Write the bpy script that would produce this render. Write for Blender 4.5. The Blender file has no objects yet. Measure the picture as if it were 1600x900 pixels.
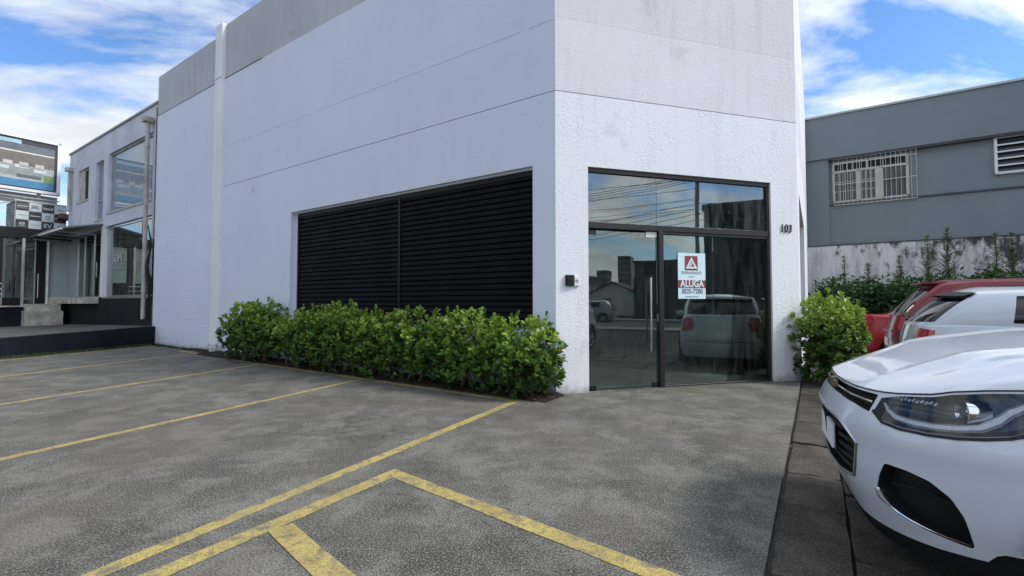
import bpy, bmesh, math, random
import numpy as np
from math import sin, cos, pi, radians, sqrt, atan2, tan
from mathutils import Vector, Matrix
from mathutils.geometry import delaunay_2d_cdt

sc = bpy.context.scene
COL = sc.collection
# ------------------------------------------------------------------ camera
EYE = 1.25
cam_d = bpy.data.cameras.new("camera"); cam = bpy.data.objects.new("camera", cam_d); COL.objects.link(cam)
cam_d.sensor_width = 36.0; cam_d.lens = 36 * 715 / 1600; cam_d.clip_end = 2000; cam_d.clip_start = .05
cam.location = (0, 0, EYE); cam.rotation_euler = (radians(90) + math.atan(24 / 715), 0, 0)
sc.camera = cam
# ------------------------------------------------------------------ sun and sky
SUN = Vector((.78, -.22, .80)).normalized()
SUN_EL = math.asin(SUN.z); SUN_AZ = atan2(SUN.x, SUN.y)
sun_d = bpy.data.lights.new("sun", 'SUN'); sun_d.energy = 1.95; sun_d.angle = radians(14); sun_d.color = (1.0, .965, .91)
sun = bpy.data.objects.new("sun", sun_d); COL.objects.link(sun)
sun.rotation_euler = SUN.to_track_quat('Z', 'Y').to_euler()
w = bpy.data.worlds.new("World"); sc.world = w; w.use_nodes = True
nt = w.node_tree; N = nt.nodes; Lk = nt.links; N.clear()
out = N.new('ShaderNodeOutputWorld'); bg = N.new('ShaderNodeBackground'); bg.inputs[1].default_value = .14
sky = N.new('ShaderNodeTexSky'); sky.sky_type = 'NISHITA'; sky.sun_disc = False
sky.sun_elevation = SUN_EL; sky.sun_rotation = SUN_AZ; sky.air_density = 1.0; sky.dust_density = .6; sky.ozone_density = 2.0
def wn(t, **k):
    n = N.new(t)
    for a, b in k.items(): setattr(n, a, b)
    return n
tc = wn('ShaderNodeTexCoord'); sep = wn('ShaderNodeSeparateXYZ'); Lk.new(tc.outputs['Generated'], sep.inputs[0])
def wm(op, a, b=None, c=None):
    n = wn('ShaderNodeMath', operation=op)
    for i, v in enumerate((a, b, c)):
        if v is None: continue
        if isinstance(v, (int, float)): n.inputs[i].default_value = v
        else: Lk.new(v, n.inputs[i])
    return n.outputs[0]
zc = wm('ADD', wm('MAXIMUM', sep.outputs[2], 0.0), .16)
cx = wm('DIVIDE', sep.outputs[0], zc); cy = wm('DIVIDE', sep.outputs[1], zc)
cmb = wn('ShaderNodeCombineXYZ'); Lk.new(cx, cmb.inputs[0]); Lk.new(cy, cmb.inputs[1])
mp = wn('ShaderNodeMapping'); Lk.new(cmb.outputs[0], mp.inputs[0]); mp.inputs['Location'].default_value = (3.4, 1.7, 0)
mp.inputs['Rotation'].default_value = (0, 0, radians(-35)); mp.inputs['Scale'].default_value = (.62, 1.25, 1)
n1 = wn('ShaderNodeTexNoise'); Lk.new(mp.outputs[0], n1.inputs['Vector']); n1.inputs['Scale'].default_value = 1.35
n1.inputs['Detail'].default_value = 9; n1.inputs['Roughness'].default_value = .60; n1.inputs['Distortion'].default_value = .35
n2 = wn('ShaderNodeTexNoise'); Lk.new(mp.outputs[0], n2.inputs['Vector']); n2.inputs['Scale'].default_value = 3.4; n2.inputs['Detail'].default_value = 6
cr = wn('ShaderNodeValToRGB'); Lk.new(n1.outputs[0], cr.inputs[0])
cr.color_ramp.elements[0].position = .405; cr.color_ramp.elements[0].color = (.0, .0, .0, 1)
cr.color_ramp.elements[1].position = .545; cr.color_ramp.elements[1].color = (.96, .96, .96, 1)
dt = wn('ShaderNodeVectorMath', operation='DOT_PRODUCT'); Lk.new(tc.outputs['Generated'], dt.inputs[0]); dt.inputs[1].default_value = tuple(SUN)
glow = wm('POWER', wm('MAXIMUM', wm('ADD', wm('MULTIPLY', dt.outputs['Value'], .5), .5), 0.0), 1.6)
lum = wm('ADD', wm('MULTIPLY', glow, 3.0), 4.3)
lum = wm('MULTIPLY', lum, wm('ADD', wm('MULTIPLY', n2.outputs[0], 1.0), .5))
cc = wn('ShaderNodeCombineXYZ'); Lk.new(wm('MULTIPLY', lum, .95), cc.inputs[0]); Lk.new(wm('MULTIPLY', lum, .99), cc.inputs[1]); Lk.new(wm('MULTIPLY', lum, 1.04), cc.inputs[2])
skm = wn('ShaderNodeVectorMath', operation='MULTIPLY'); Lk.new(sky.outputs[0], skm.inputs[0]); skm.inputs[1].default_value = (.60, .80, 1.02)
mx = wn('ShaderNodeMix', data_type='VECTOR'); Lk.new(cr.outputs[0], mx.inputs[0])
Lk.new(skm.outputs[0], mx.inputs[4]); Lk.new(cc.outputs[0], mx.inputs[5])
Lk.new(mx.outputs[1], bg.inputs[0]); Lk.new(bg.outputs[0], out.inputs[0])
sc.view_settings.view_transform = 'Standard'; sc.view_settings.look = 'None'; sc.view_settings.gamma = 1
sc.view_settings.exposure = 0.60; sc.view_settings.use_curve_mapping = False
try:
    sc.cycles.max_bounces = 8; sc.cycles.transparent_max_bounces = 16; sc.cycles.use_denoising = True
    sc.cycles.sample_clamp_indirect = 6
except Exception: pass

# ------------------------------------------------------------------ frames of the place
Uv = Vector((-0.8331, 0.5531, 0)); Uv.normalize()          # along the long wall, away to the left
Vv = Vector((-Uv.x * 0 + Uv.y, -Uv.x, 0))                 # into the depth of the lot
Av = -Uv
Dv = Vector((sin(radians(74.08)), cos(radians(74.08)), 0))
C0 = Vector((0.6056, 6.3210, 0))                          # corner of the white building
R0 = C0 + Dv * 4.264
def W(u, v, z=0): return Uv * u + Vv * v + Vector((0, 0, z))
def frame(origin, xdir):
    y = Vector((-xdir.y, xdir.x, 0))
    m = Matrix.Identity(4)
    for i in range(3):
        m[i][0] = xdir[i]; m[i][1] = y[i]; m[i][2] = (0, 0, 1)[i]; m[i][3] = origin[i]
    return m
AA = atan2(Av.y, Av.x)

# ------------------------------------------------------------------ materials
MATS = {}
class NB:
    def __init__(s, name):
        s.m = bpy.data.materials.new(name); s.m.use_nodes = True; s.t = s.m.node_tree; s.n = s.t.nodes; s.l = s.t.links
        s.b = s.n['Principled BSDF']; s.tc = s.n.new('ShaderNodeTexCoord'); s.v = s.tc.outputs['Object']
        MATS[name] = s.m
    def set(s, i, v):
        if hasattr(v, 'links') or hasattr(v, 'is_linked'): s.l.new(v, s.b.inputs[i])
        else: s.b.inputs[i].default_value = v
    def node(s, t, **k):
        n = s.n.new(t)
        for a, b in k.items(): setattr(n, a, b)
        return n
    def map(s, scale=(1, 1, 1), rot=(0, 0, 0), loc=(0, 0, 0), v=None):
        n = s.node('ShaderNodeMapping'); s.l.new(v or s.v, n.inputs[0])
        n.inputs['Scale'].default_value = scale; n.inputs['Rotation'].default_value = rot; n.inputs['Location'].default_value = loc
        return n.outputs[0]
    def noise(s, scale, detail=4, rough=.55, v=None, dist=0):
        n = s.node('ShaderNodeTexNoise'); s.l.new(v or s.v, n.inputs['Vector'])
        n.inputs['Scale'].default_value = scale; n.inputs['Detail'].default_value = detail; n.inputs['Roughness'].default_value = rough
        n.inputs['Distortion'].default_value = dist
        return n.outputs[0]
    def vor(s, scale, feature='F1', v=None):
        n = s.node('ShaderNodeTexVoronoi', feature=feature); s.l.new(v or s.v, n.inputs['Vector']); n.inputs['Scale'].default_value = scale
        return n.outputs[0]
    def ramp(s, f, stops):
        n = s.node('ShaderNodeValToRGB'); s.l.new(f, n.inputs[0]); e = n.color_ramp.elements
        while len(e) < len(stops): e.new(.5)
        for i, (p, c) in enumerate(stops):
            e[i].position = p; e[i].color = (c[0], c[1], c[2], 1) if isinstance(c, (tuple, list)) else (c, c, c, 1)
        return n.outputs[0]
    def mix(s, f, a, b, mode='MIX'):
        n = s.node('ShaderNodeMix', data_type='RGBA', blend_type=mode)
        for i, v in ((0, f), (6, a), (7, b)):
            if isinstance(v, (int, float)): n.inputs[i].default_value = v
            elif isinstance(v, (tuple, list)): n.inputs[i].default_value = (v[0], v[1], v[2], 1)
            else: s.l.new(v, n.inputs[i])
        return n.outputs[2]
    def math(s, op, a, b=0.0):
        n = s.node('ShaderNodeMath', operation=op)
        for i, v in enumerate((a, b)):
            if isinstance(v, (int, float)): n.inputs[i].default_value = v
            else: s.l.new(v, n.inputs[i])
        return n.outputs[0]
    def bump(s, h, strength=.3, dist=.01, prev=None):
        n = s.node('ShaderNodeBump'); s.l.new(h, n.inputs['Height']); n.inputs['Strength'].default_value = strength; n.inputs['Distance'].default_value = dist
        if prev is not None: s.l.new(prev, n.inputs['Normal'])
        s.l.new(n.outputs[0], s.b.inputs['Normal']); return n.outputs[0]
def pm(name, col, rough=.5, metal=0, var=.12, vs=3.0, bump=0, bs=60, spec=.5, coat=0, dirt=None):
    m = NB(name); m.set('Roughness', rough); m.set('Metallic', metal); m.set('Specular IOR Level', spec)
    if coat: m.set('Coat Weight', coat); m.set('Coat Roughness', .04)
    if var:
        f = m.noise(vs, 5)
        c = m.mix(m.ramp(f, [(.3, 0.0), (.7, 1.0)]), tuple(x * (1 - var) for x in col), tuple(min(1, x * (1 + var)) for x in col))
        if dirt: c = m.mix(m.ramp(m.noise(vs * .7, 8, .65), [(.45, 0.0), (.72, .8)]), c, dirt)
        m.set('Base Color', c)
    else: m.set('Base Color', (*col, 1))
    if bump: m.bump(m.noise(bs, 3), bump, .01)
    return m.m

def paint_wall(name, base, coarse, stip, blocks=False, stain=.10, mott=.06):
    m = NB(name); m.set('Roughness', .78); m.set('Specular IOR Level', .25)
    big = m.noise(.55, 5, .6); v2 = m.map((3.5, 3.5, .35)); streak = m.noise(1.6, 6, .6, v2)
    c = m.mix(m.ramp(big, [(.35, 0.0), (.7, 1.0)]), tuple(x * (1 - mott) for x in base), base)
    c = m.mix(m.ramp(streak, [(.50, 0.0), (.78, stain * 1.2)]), c, tuple(x * .62 for x in base))
    c = m.mix(m.ramp(m.noise(1.1, 8, .7, m.map(loc=(7, 3, 1))), [(.60, 0.0), (.70, stain * 2.6)]), c, tuple(x * .72 for x in base))
    sz_ = m.node('ShaderNodeSeparateXYZ'); m.l.new(m.v, sz_.inputs[0])
    gr_ = m.math('ADD', m.math('MULTIPLY', sz_.outputs[2], 1.6), m.math('MULTIPLY', m.noise(4.5, 7, .7), .55))
    c = m.mix(m.ramp(gr_, [(.22, .75), (.50, 0.0)]), c, (.20, .185, .16))
    m.set('Base Color', c)
    h = m.noise(coarse, 3, .5); b1 = m.bump(h, stip, .012)
    h2 = m.ramp(m.noise(coarse * .45, 2, .5, dist=.8), [(.52, 0.0), (.6, 1.0)])
    patch = m.ramp(m.noise(.9, 3), [(.42, 0.0), (.6, 1.0)])
    b2 = m.bump(m.math('MULTIPLY', h2, patch), stip * .8, .012, b1)
    if blocks:
        sx = m.node('ShaderNodeSeparateXYZ'); m.l.new(m.v, sx.inputs[0])
        dp = m.node('ShaderNodeVectorMath', operation='DOT_PRODUCT'); m.l.new(m.v, dp.inputs[0]); dp.inputs[1].default_value = tuple(Uv)
        cb = m.node('ShaderNodeCombineXYZ'); m.l.new(dp.outputs['Value'], cb.inputs[0]); m.l.new(sx.outputs[2], cb.inputs[1])
        br = m.node('ShaderNodeTexBrick'); m.l.new(cb.outputs[0], br.inputs['Vector']); br.inputs['Scale'].default_value = 1
        br.inputs['Brick Width'].default_value = .40; br.inputs['Row Height'].default_value = .20; br.inputs['Mortar Size'].default_value = .008; br.inputs['Mortar Smooth'].default_value = .6
        jf = m.ramp(m.noise(1.8, 4, .6, m.map((1, 1, 3))), [(.40, 0.0), (.60, 1.0)])
        inv = m.math('MULTIPLY', br.outputs['Fac'], jf)
        m.bump(m.math('SUBTRACT', 1.0, inv), .55, .012, b2)
    return m.m
M_wallL = paint_wall('white paint', (.69, .735, .84), 46, .2)  # blue cast of sky light mixed into the white base colour
M_wallB = paint_wall('white paint on blockwork', (.70, .745, .85), 30, .16, blocks=True)  # same blue sky-light cast worked into this base colour
M_wallF = paint_wall('textured white paint', (.77, .79, .82), 48, .42, stain=.22)
M_wallFu = paint_wall('textured off white paint', (.69, .70, .725), 50, .34, stain=.25)
M_wallFt = paint_wall('textured grey white paint', (.65, .66, .68), 50, .32, stain=.3)
M_render = paint_wall('bare grey render', (.52, .53, .545), 40, .25, stain=.45, mott=.16)
M_pil = paint_wall('white pilaster paint', (.82, .82, .83), 30, .2, stain=.25)
M_joint = pm('dark joint', (.09, .09, .1), .9)
M_groove = pm('grey joint', (.22, .22, .24), .9)
M_black = pm('black aluminium', (.008, .008, .01), .5, 0, .1, 2, 0, 60, .3)
M_slat = pm('black slat paint', (.0055, .0055, .009), .6, 0, .35, 2.5, .08, 30, .12)
M_frame = pm('dark bronze aluminium', (.028, .024, .024), .4, .3, .15)
M_rubber = pm('black rubber', (.015, .015, .016), .75)
M_chrome = pm('polished metal', (.75, .76, .78), .13, 1.0, 0)
M_dullsteel = pm('brushed steel', (.55, .56, .58), .3, 1.0, .08)
M_whiteplastic = pm('white plastic', (.72, .73, .72), .4)
M_grey = pm('grey metal paint', (.30, .31, .31), .5)
M_greywall = pm('slate grey paint', (.200, .236, .252), .75, 0, .06, .7, .12, 45, .25, dirt=(.182, .215, .232))
M_greytrim = pm('darker slate trim', (.06, .072, .085), .7)
M_cap = pm('metal parapet cap', (.42, .45, .44), .45, .3)
M_nbwall = pm('pale lilac plaster', (.60, .62, .68), .8, 0, .07, 1.1, .15, 50, .25, dirt=(.44, .45, .48))
M_plinth = pm('black plinth paint', (.008, .011, .018), .65, 0, .4, 1.4, .2, 30, .2)
M_step = pm('worn cream concrete', (.58, .54, .45), .8, 0, .25, 4, .2, 40, .2, dirt=(.2, .18, .15))
M_pipe = pm('aged plastic pipe', (.48, .46, .42), .55, 0, .2, 3, 0, 10, .4, dirt=(.25, .22, .18))
M_panel = pm('pale blue grey panel', (.36, .40, .42), .6, 0, .06, 1)
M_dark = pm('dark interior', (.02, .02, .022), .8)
M_room = pm('unpainted room wall', (.34, .35, .35), .9, 0, .1)
M_roomfloor = pm('dusty tiled floor', (.58, .62, .58), .45, 0, .18, 1.2, .05, 20)
M_canopy = pm('grey canopy sheet', (.17, .18, .18), .5, .2, .2, 2)
M_brown = pm('brown board', (.10, .055, .045), .7)
M_soil = pm('dark soil', (.035, .027, .02), .95, 0, .5, 12, .9, 50, .1)
M_bark = pm('grey brown twig', (.13, .10, .075), .9, 0, .3, 20, .3, 80, .1)
M_paperwhite = pm('sign white', (.62, .80, .84), .5, 0, .03)
M_red = pm('sign red', (.28, .035, .035), .5, 0, .1, 8)
M_ink = pm('sign ink', (.03, .03, .04), .6, 0, 0)
M_inkgrey = pm('sign grey ink', (.2, .21, .23), .6, 0, 0)
M_signwhite = pm('sign board white', (.55, .60, .60), .5, 0, .04)
M_signblack = pm('sign board black', (.035, .037, .045), .5, 0, .1)
M_gold = pm('gold emblem', (.32, .25, .14), .35, .7, 0)
M_sidewalk = pm('pavement concrete', (.25, .24, .23), .9, 0, .2, 1.5, .2, 30)
M_roadm = pm('street asphalt', (.07, .07, .07), .9, 0, .2, 1.5, .2, 60)

def lot_mat(name, dark, mid, light, speck=1.0, warm=0, cracks=0):
    m = NB(name); m.set('Roughness', .86); m.set('Specular IOR Level', .3)
    k_ = lambda c, f: tuple(min(1, x * f) for x in c)
    big = m.noise(.42, 8, .66, dist=.6)
    c = m.mix(m.ramp(big, [(.34, 0.0), (.64, 1.0)]), dark, mid)
    m1 = m.noise(2.1, 9, .74, m.map((1, 1, 1), loc=(3, 3, 0)), .4)
    c = m.mix(m.ramp(m1, [(.47, 0.0), (.58, .95)]), c, light)
    drag = m.noise(2.6, 9, .74, m.map((.55, 2.0, 1), (0, 0, AA + .5)))
    c = m.mix(m.ramp(drag, [(.52, 0.0), (.64, .5)]), c, k_(light, 1.2))
    dk = m.noise(1.3, 8, .72, m.map(loc=(4, 9, 0)))
    c = m.mix(m.ramp(dk, [(.51, 0.0), (.61, .85)]), c, k_(dark, .62))
    fine = m.noise(130, 3, .8); sp = m.noise(82, 5, .85); sp2 = m.noise(96, 5, .85, m.map(loc=(2, 5, 1)))
    c = m.mix(m.ramp(fine, [(.38, .5 * speck), (.50, 0.0)]), c, k_(dark, .5))
    c = m.mix(m.ramp(sp, [(.435, .95 * speck), (.485, 0.0)]), c, k_(dark, .30))
    c = m.mix(m.ramp(sp2, [(.53, 0.0), (.585, .9 * speck)]), c, k_(light, 2.1))
    pit = m.vor(6.5, 'F1', m.map(loc=(1, 1, 1)))
    c = m.mix(m.ramp(pit, [(.012, .7), (.03, 0.0)]), c, k_(light, 2.0))
    st = m.vor(.55, 'F1', m.map(loc=(.3, .6, 0)))
    c = m.mix(m.ramp(m.math('ADD', st, m.math('MULTIPLY', m.noise(6, 6, .8), .16)), [(.13, .45), (.24, 0.0)]), c, k_(dark, .4))
    if cracks:
        dv_ = m.node('ShaderNodeVectorMath', operation='MULTIPLY_ADD'); nv = m.node('ShaderNodeTexNoise'); m.l.new(m.v, nv.inputs['Vector']); nv.inputs['Scale'].default_value = 3.0; nv.inputs['Detail'].default_value = 6
        m.l.new(nv.outputs[1], dv_.inputs[0]); dv_.inputs[1].default_value = (.35, .35, 0); m.l.new(m.v, dv_.inputs[2])
        ck = m.vor(.33, 'DISTANCE_TO_EDGE', dv_.outputs[0]); msk = m.ramp(m.noise(.8, 3, .5, m.map(loc=(11, 4, 0))), [(.50, 0.0), (.58, 1.0)])
        cf_ = m.math('MULTIPLY', m.ramp(ck, [(.0006, .5), (.0022, 0.0)]), msk); c = m.mix(cf_, c, k_(dark, .25))
        lk = m.vor(.21, 'DISTANCE_TO_EDGE', m.map((1, 1, 1), loc=(2.1, .4, 0), v=dv_.outputs[0]))
        c = m.mix(m.math('MULTIPLY', m.ramp(lk, [(.0001, .2), (.0005, 0.0)]), m.ramp(m.noise(1.1, 3), [(.50, 0.0), (.60, 1.0)])), c, k_(light, 1.7))
    if warm:
        c = m.mix(m.ramp(m.noise(.7, 4, .5, m.map(loc=(8, 2, 0))), [(.48, 0.0), (.7, .4)]), c, (.15, .125, .09))
    m.set('Base Color', c)
    b = m.bump(sp, .5, .006); m.bump(sp2, .3, .006, b)
    return m.m
M_lot = lot_mat('worn lot concrete', (.064, .061, .052), (.114, .109, .094), (.192, .183, .158), 1.0, 1, 1)
M_pave = lot_mat('weathered stone slab', (.042, .034, .026), (.070, .058, .045), (.105, .09, .07), .7)
M_base = lot_mat('lot ground', (.07, .068, .064), (.10, .098, .092), (.15, .145, .135), .8)
M_terr = lot_mat('terrace concrete', (.06, .06, .055), (.10, .095, .09), (.15, .145, .135), .7)

def line_mat():
    m = NB('worn yellow road paint'); m.set('Roughness', .75); m.set('Specular IOR Level', .3)
    c = m.mix(m.ramp(m.noise(3, 5), [(.3, 0.0), (.7, 1.0)]), (.44, .335, .085), (.60, .47, .14))
    c = m.mix(m.ramp(m.noise(110, 3, .8), [(.40, .85), (.52, 0.0)]), c, (.12, .11, .08))
    c = m.mix(m.ramp(m.noise(9, 6, .75, dist=.5), [(.49, 0.0), (.62, .9)]), c, (.15, .14, .115))
    c = m.mix(m.ramp(m.noise(1.2, 4), [(.45, 0.0), (.75, .45)]), c, (.20, .18, .12))
    m.set('Base Color', c); m.bump(m.noise(110, 3, .8), .4, .005); return m.m
M_line = line_mat()

def stained():
    m = NB('stained whitewash'); m.set('Roughness', .9); m.set('Specular IOR Level', .2)
    sep_ = m.node('ShaderNodeSeparateXYZ'); m.l.new(m.v, sep_.inputs[0])
    st = m.noise(1.0, 8, .72, m.map((2.4, 1, .45)))
    c = m.mix(m.ramp(st, [(.46, 0.0), (.66, .75)]), (.72, .72, .71), (.24, .235, .24))
    bl = m.noise(1.9, 8, .78, m.map((1.6, 1, .7), loc=(5, 0, 2)))
    tz = m.node('ShaderNodeMapRange'); m.l.new(sep_.outputs[2], tz.inputs[0]); tz.inputs[1].default_value = 1.9; tz.inputs[2].default_value = 3.4; tz.inputs[3].default_value = -.06; tz.inputs[4].default_value = .05
    tx = m.node('ShaderNodeMapRange'); m.l.new(sep_.outputs[0], tx.inputs[0]); tx.inputs[1].default_value = 0; tx.inputs[2].default_value = 6; tx.inputs[3].default_value = -.09; tx.inputs[4].default_value = .07
    f = m.math('ADD', m.math('ADD', bl, tz.outputs[0]), tx.outputs[0])
    c = m.mix(m.ramp(f, [(.50, 0.0), (.60, .92)]), c, (.03, .03, .033))
    m.set('Base Color', c); m.bump(m.noise(20, 5), .3, .01); return m.m
M_stain = stained()

def glass_mat(name, tint, base_refl, dirt=.05, dirt_film_col=(.5, .52, .5), film=0.0):
    m = NB(name); n = m.n; l = m.l; n.remove(m.b)
    o = n['Material Output']; tr = m.node('ShaderNodeBsdfTransparent'); tr.inputs[0].default_value = (*tint, 1)
    gl = m.node('ShaderNodeBsdfGlossy'); gl.inputs['Roughness'].default_value = .0; gl.inputs[0].default_value = (.88, .94, .90, 1)
    wv = m.noise(1.3, 2, .4); bp = m.node('ShaderNodeBump'); l.new(wv, bp.inputs['Height']); bp.inputs['Strength'].default_value = .04; bp.inputs['Distance'].default_value = .02
    l.new(bp.outputs[0], gl.inputs['Normal'])
    fr = m.node('ShaderNodeFresnel'); fr.inputs[0].default_value = 1.5
    f = m.math('ADD', m.math('MULTIPLY', fr.outputs[0], 1.3), base_refl); f = m.math('MINIMUM', f, 1.0)
    mx = m.node('ShaderNodeMixShader'); l.new(f, mx.inputs[0]); l.new(tr.outputs[0], mx.inputs[1]); l.new(gl.outputs[0], mx.inputs[2])
    df = m.node('ShaderNodeBsdfDiffuse'); df.inputs[0].default_value = (*dirt_film_col, 1)
    st = m.noise(2.2, 6, .65, m.map((6, 6, 1.0))); sp = m.noise(28, 3, .7, m.map((1, 1, .25)))
    d = m.math('ADD', m.ramp(st, [(.4, 0.0), (.8, dirt)]), m.ramp(sp, [(.66, 0.0), (.76, dirt * 3.2)]))
    if film: d = m.math('ADD', d, film)
    m2 = m.node('ShaderNodeMixShader'); l.new(d, m2.inputs[0]); l.new(mx.outputs[0], m2.inputs[1]); l.new(df.outputs[0], m2.inputs[2])
    l.new(m2.outputs[0], o.inputs[0]); return m.m
M_glass = glass_mat('shop glass', (.80, .88, .85), .06, .04)
M_glass2 = glass_mat('dusty shop glass', (.45, .50, .50), .14, .16)
M_glass3 = glass_mat('upper window glass', (.62, .68, .70), .10, .25, (.36, .45, .58), .38)  # pale blue film covers the pane, standing in for reflected sky and curtains
M_lens = glass_mat('clear lamp lens', (.95, .96, .98), .0, .0)

def car_paint(name, col, flake=0):
    m = NB(name); m.set('Base Color', (*col, 1)); m.set('Roughness', .42); m.set('Coat Weight', 1.0 if min(col) > .2 else .6); m.set('Coat Roughness', .06); m.set('Specular IOR Level', .5)
    if flake: m.set('Metallic', flake)
    d = m.noise(2.0, 6, .7); c = m.mix(m.ramp(d, [(.45, 0.0), (.8, .10)]), col, tuple(x * .6 + .03 for x in col)); m.set('Base Color', c)
    rr = m.node('ShaderNodeMapRange'); m.l.new(m.noise(5, 5, .7), rr.inputs[0]); rr.inputs[3].default_value = .015; rr.inputs[4].default_value = .08
    m.set('Coat Roughness', rr.outputs[0]); return m.m
M_cw = car_paint('pearl white car paint', (.62, .66, .72)); M_cw2 = car_paint('plain white car paint', (.60, .65, .70)); M_cdr = car_paint('dark red car paint', (.17, .003, .010)); M_cr = car_paint('bright red car paint', (.46, .010, .012))
M_cs = car_paint('silver car paint', (.35, .36, .37), .5)
M_cglass = pm('dark car glass', (.008, .010, .013), .04, 0, 0, spec=.7)
M_trim = pm('black grained trim', (.012, .012, .013), .6, 0, .1, 20, .1, 150, .35)
M_tail = pm('red lamp lens', (.45, .01, .02), .12, 0, .2, 20, coat=1)
M_tailw = pm('clear lamp segment', (.55, .5, .48), .15, 0, .1, 20, coat=1)
M_reflector = pm('lamp housing', (.05, .06, .085), .28, .5, .3, 14)
M_bowl = pm('lamp silver bowl', (.40, .42, .45), .22, .9, .2, 30)
M_drl = pm('lamp light strip', (.80, .84, .88), .25, .1, .12, 60, .3, 90)

# ------------------------------------------------------------------ mesh helpers
class MB:
    def __init__(s, M=None): s.v = []; s.f = []; s.M = M
    def add(s, vs, fs):
        o = len(s.v)
        for p in vs:
            p = Vector(p)
            if s.M is not None: p = s.M @ p
            s.v.append(p)
        for f in fs: s.f.append(tuple(i + o for i in f))
        return s
    def box(s, x0, x1, y0, y1, z0, z1):
        return s.add([(x0, y0, z0), (x1, y0, z0), (x1, y1, z0), (x0, y1, z0), (x0, y0, z1), (x1, y0, z1), (x1, y1, z1), (x0, y1, z1)],
                     [(0, 3, 2, 1), (4, 5, 6, 7), (0, 1, 5, 4), (1, 2, 6, 5), (2, 3, 7, 6), (3, 0, 4, 7)])
    def bbox(s, x0, x1, y0, y1, z0, z1, b=.005):
        """box with chamfered long edges seen from the front (-y side)"""
        b = min(b, (x1 - x0) * .3, (z1 - z0) * .3, (y1 - y0) * .3)
        vs = [(x0, y0 + b, z0), (x0 + b, y0, z0 + b), (x1 - b, y0, z0 + b), (x1, y0 + b, z0), (x1, y0 + b, z1), (x1 - b, y0, z1 - b), (x0 + b, y0, z1 - b), (x0, y0 + b, z1),
              (x0, y1, z0), (x1, y1, z0), (x1, y1, z1), (x0, y1, z1)]
        return s.add(vs, [(1, 2, 5, 6), (0, 3, 2, 1), (3, 4, 5, 2), (4, 7, 6, 5), (7, 0, 1, 6), (0, 8, 9, 3), (3, 9, 10, 4), (4, 10, 11, 7), (7, 11, 8, 0), (8, 11, 10, 9)])
    def prism(s, poly, z0, z1):
        n = len(poly); zt = z1 if isinstance(z1, (list, tuple)) else [z1] * n
        vs = [(p[0], p[1], z0) for p in poly] + [(p[0], p[1], zt[i]) for i, p in enumerate(poly)]
        fs = [tuple(range(n - 1, -1, -1)), tuple(range(n, 2 * n))] + [(i, (i + 1) % n, (i + 1) % n + n, i + n) for i in range(n)]
        return s.add(vs, fs)
    def tube(s, pts, r, n=8, cap=True):
        pts = [Vector(p) for p in pts]; rs = r if isinstance(r, (list, tuple)) else [r] * len(pts)
        vs = []; fs = []; prev = None
        for i, p in enumerate(pts):
            t = (pts[min(i + 1, len(pts) - 1)] - pts[max(i - 1, 0)])
            t = t.normalized() if t.length > 1e-9 else Vector((0, 0, 1))
            if prev is None: a = t.orthogonal().normalized()
            else:
                a = prev - t * prev.dot(t); a = a.normalized() if a.length > 1e-6 else t.orthogonal().normalized()
            prev = a; b = t.cross(a)
            for k in range(n):
                an = 2 * pi * k / n; vs.append(p + (a * cos(an) + b * sin(an)) * rs[i])
        for i in range(len(pts) - 1):
            for k in range(n):
                k2 = (k + 1) % n; fs.append((i * n + k, i * n + k2, (i + 1) * n + k2, (i + 1) * n + k))
        if cap: fs += [tuple(range(n - 1, -1, -1)), tuple(range((len(pts) - 1) * n, len(pts) * n))]
        return s.add(vs, fs)
    def lathe(s, prof, c=(0, 0, 0), axis='y', n=28):
        """prof: (radius, offset along axis)"""
        vs = []; fs = []; c = Vector(c)
        for r, h in prof:
            for k in range(n):
                a = 2 * pi * k / n; x, y = r * cos(a), r * sin(a)
                vs.append(c + (Vector((x, h, y)) if axis == 'y' else Vector((x, y, h)) if axis == 'z' else Vector((h, x, y))))
        for i in range(len(prof) - 1):
            for k in range(n):
                k2 = (k + 1) % n; fs.append((i * n + k, i * n + k2, (i + 1) * n + k2, (i + 1) * n + k))
        return s.add(vs, fs)
    def build(s, name, mat=None, parent=None, smooth=False, kind=None, merge=0, fixn=True):
        me = bpy.data.meshes.new(name); me.from_pydata([tuple(p) for p in s.v], [], s.f)
        if merge or fixn:
            bm = bmesh.new(); bm.from_mesh(me)
            if merge: bmesh.ops.remove_doubles(bm, verts=bm.verts, dist=merge)
            if fixn: bmesh.ops.recalc_face_normals(bm, faces=bm.faces)
            bm.to_mesh(me); bm.free()
        if smooth:
            me.polygons.foreach_set('use_smooth', [True] * len(me.polygons))
        me.update()
        if smooth and smooth != 'all':
            try: me.set_sharp_from_angle(angle=radians(38))
            except Exception: pass
        if mat: me.materials.append(mat)
        o = bpy.data.objects.new(name, me); COL.objects.link(o)
        if parent: o.parent = parent
        if kind: o['kind'] = kind
        return o
def tag(o, label, cat, group=None):
    o['label'] = label; o['category'] = cat
    if group: o['group'] = group
    return o
def thing(name, loc, rz, label, cat, group=None):
    e = bpy.data.objects.new(name, None); COL.objects.link(e); e.location = loc; e.rotation_euler = (0, 0, rz); e.empty_display_size = .3
    return tag(e, label, cat, group)
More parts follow.
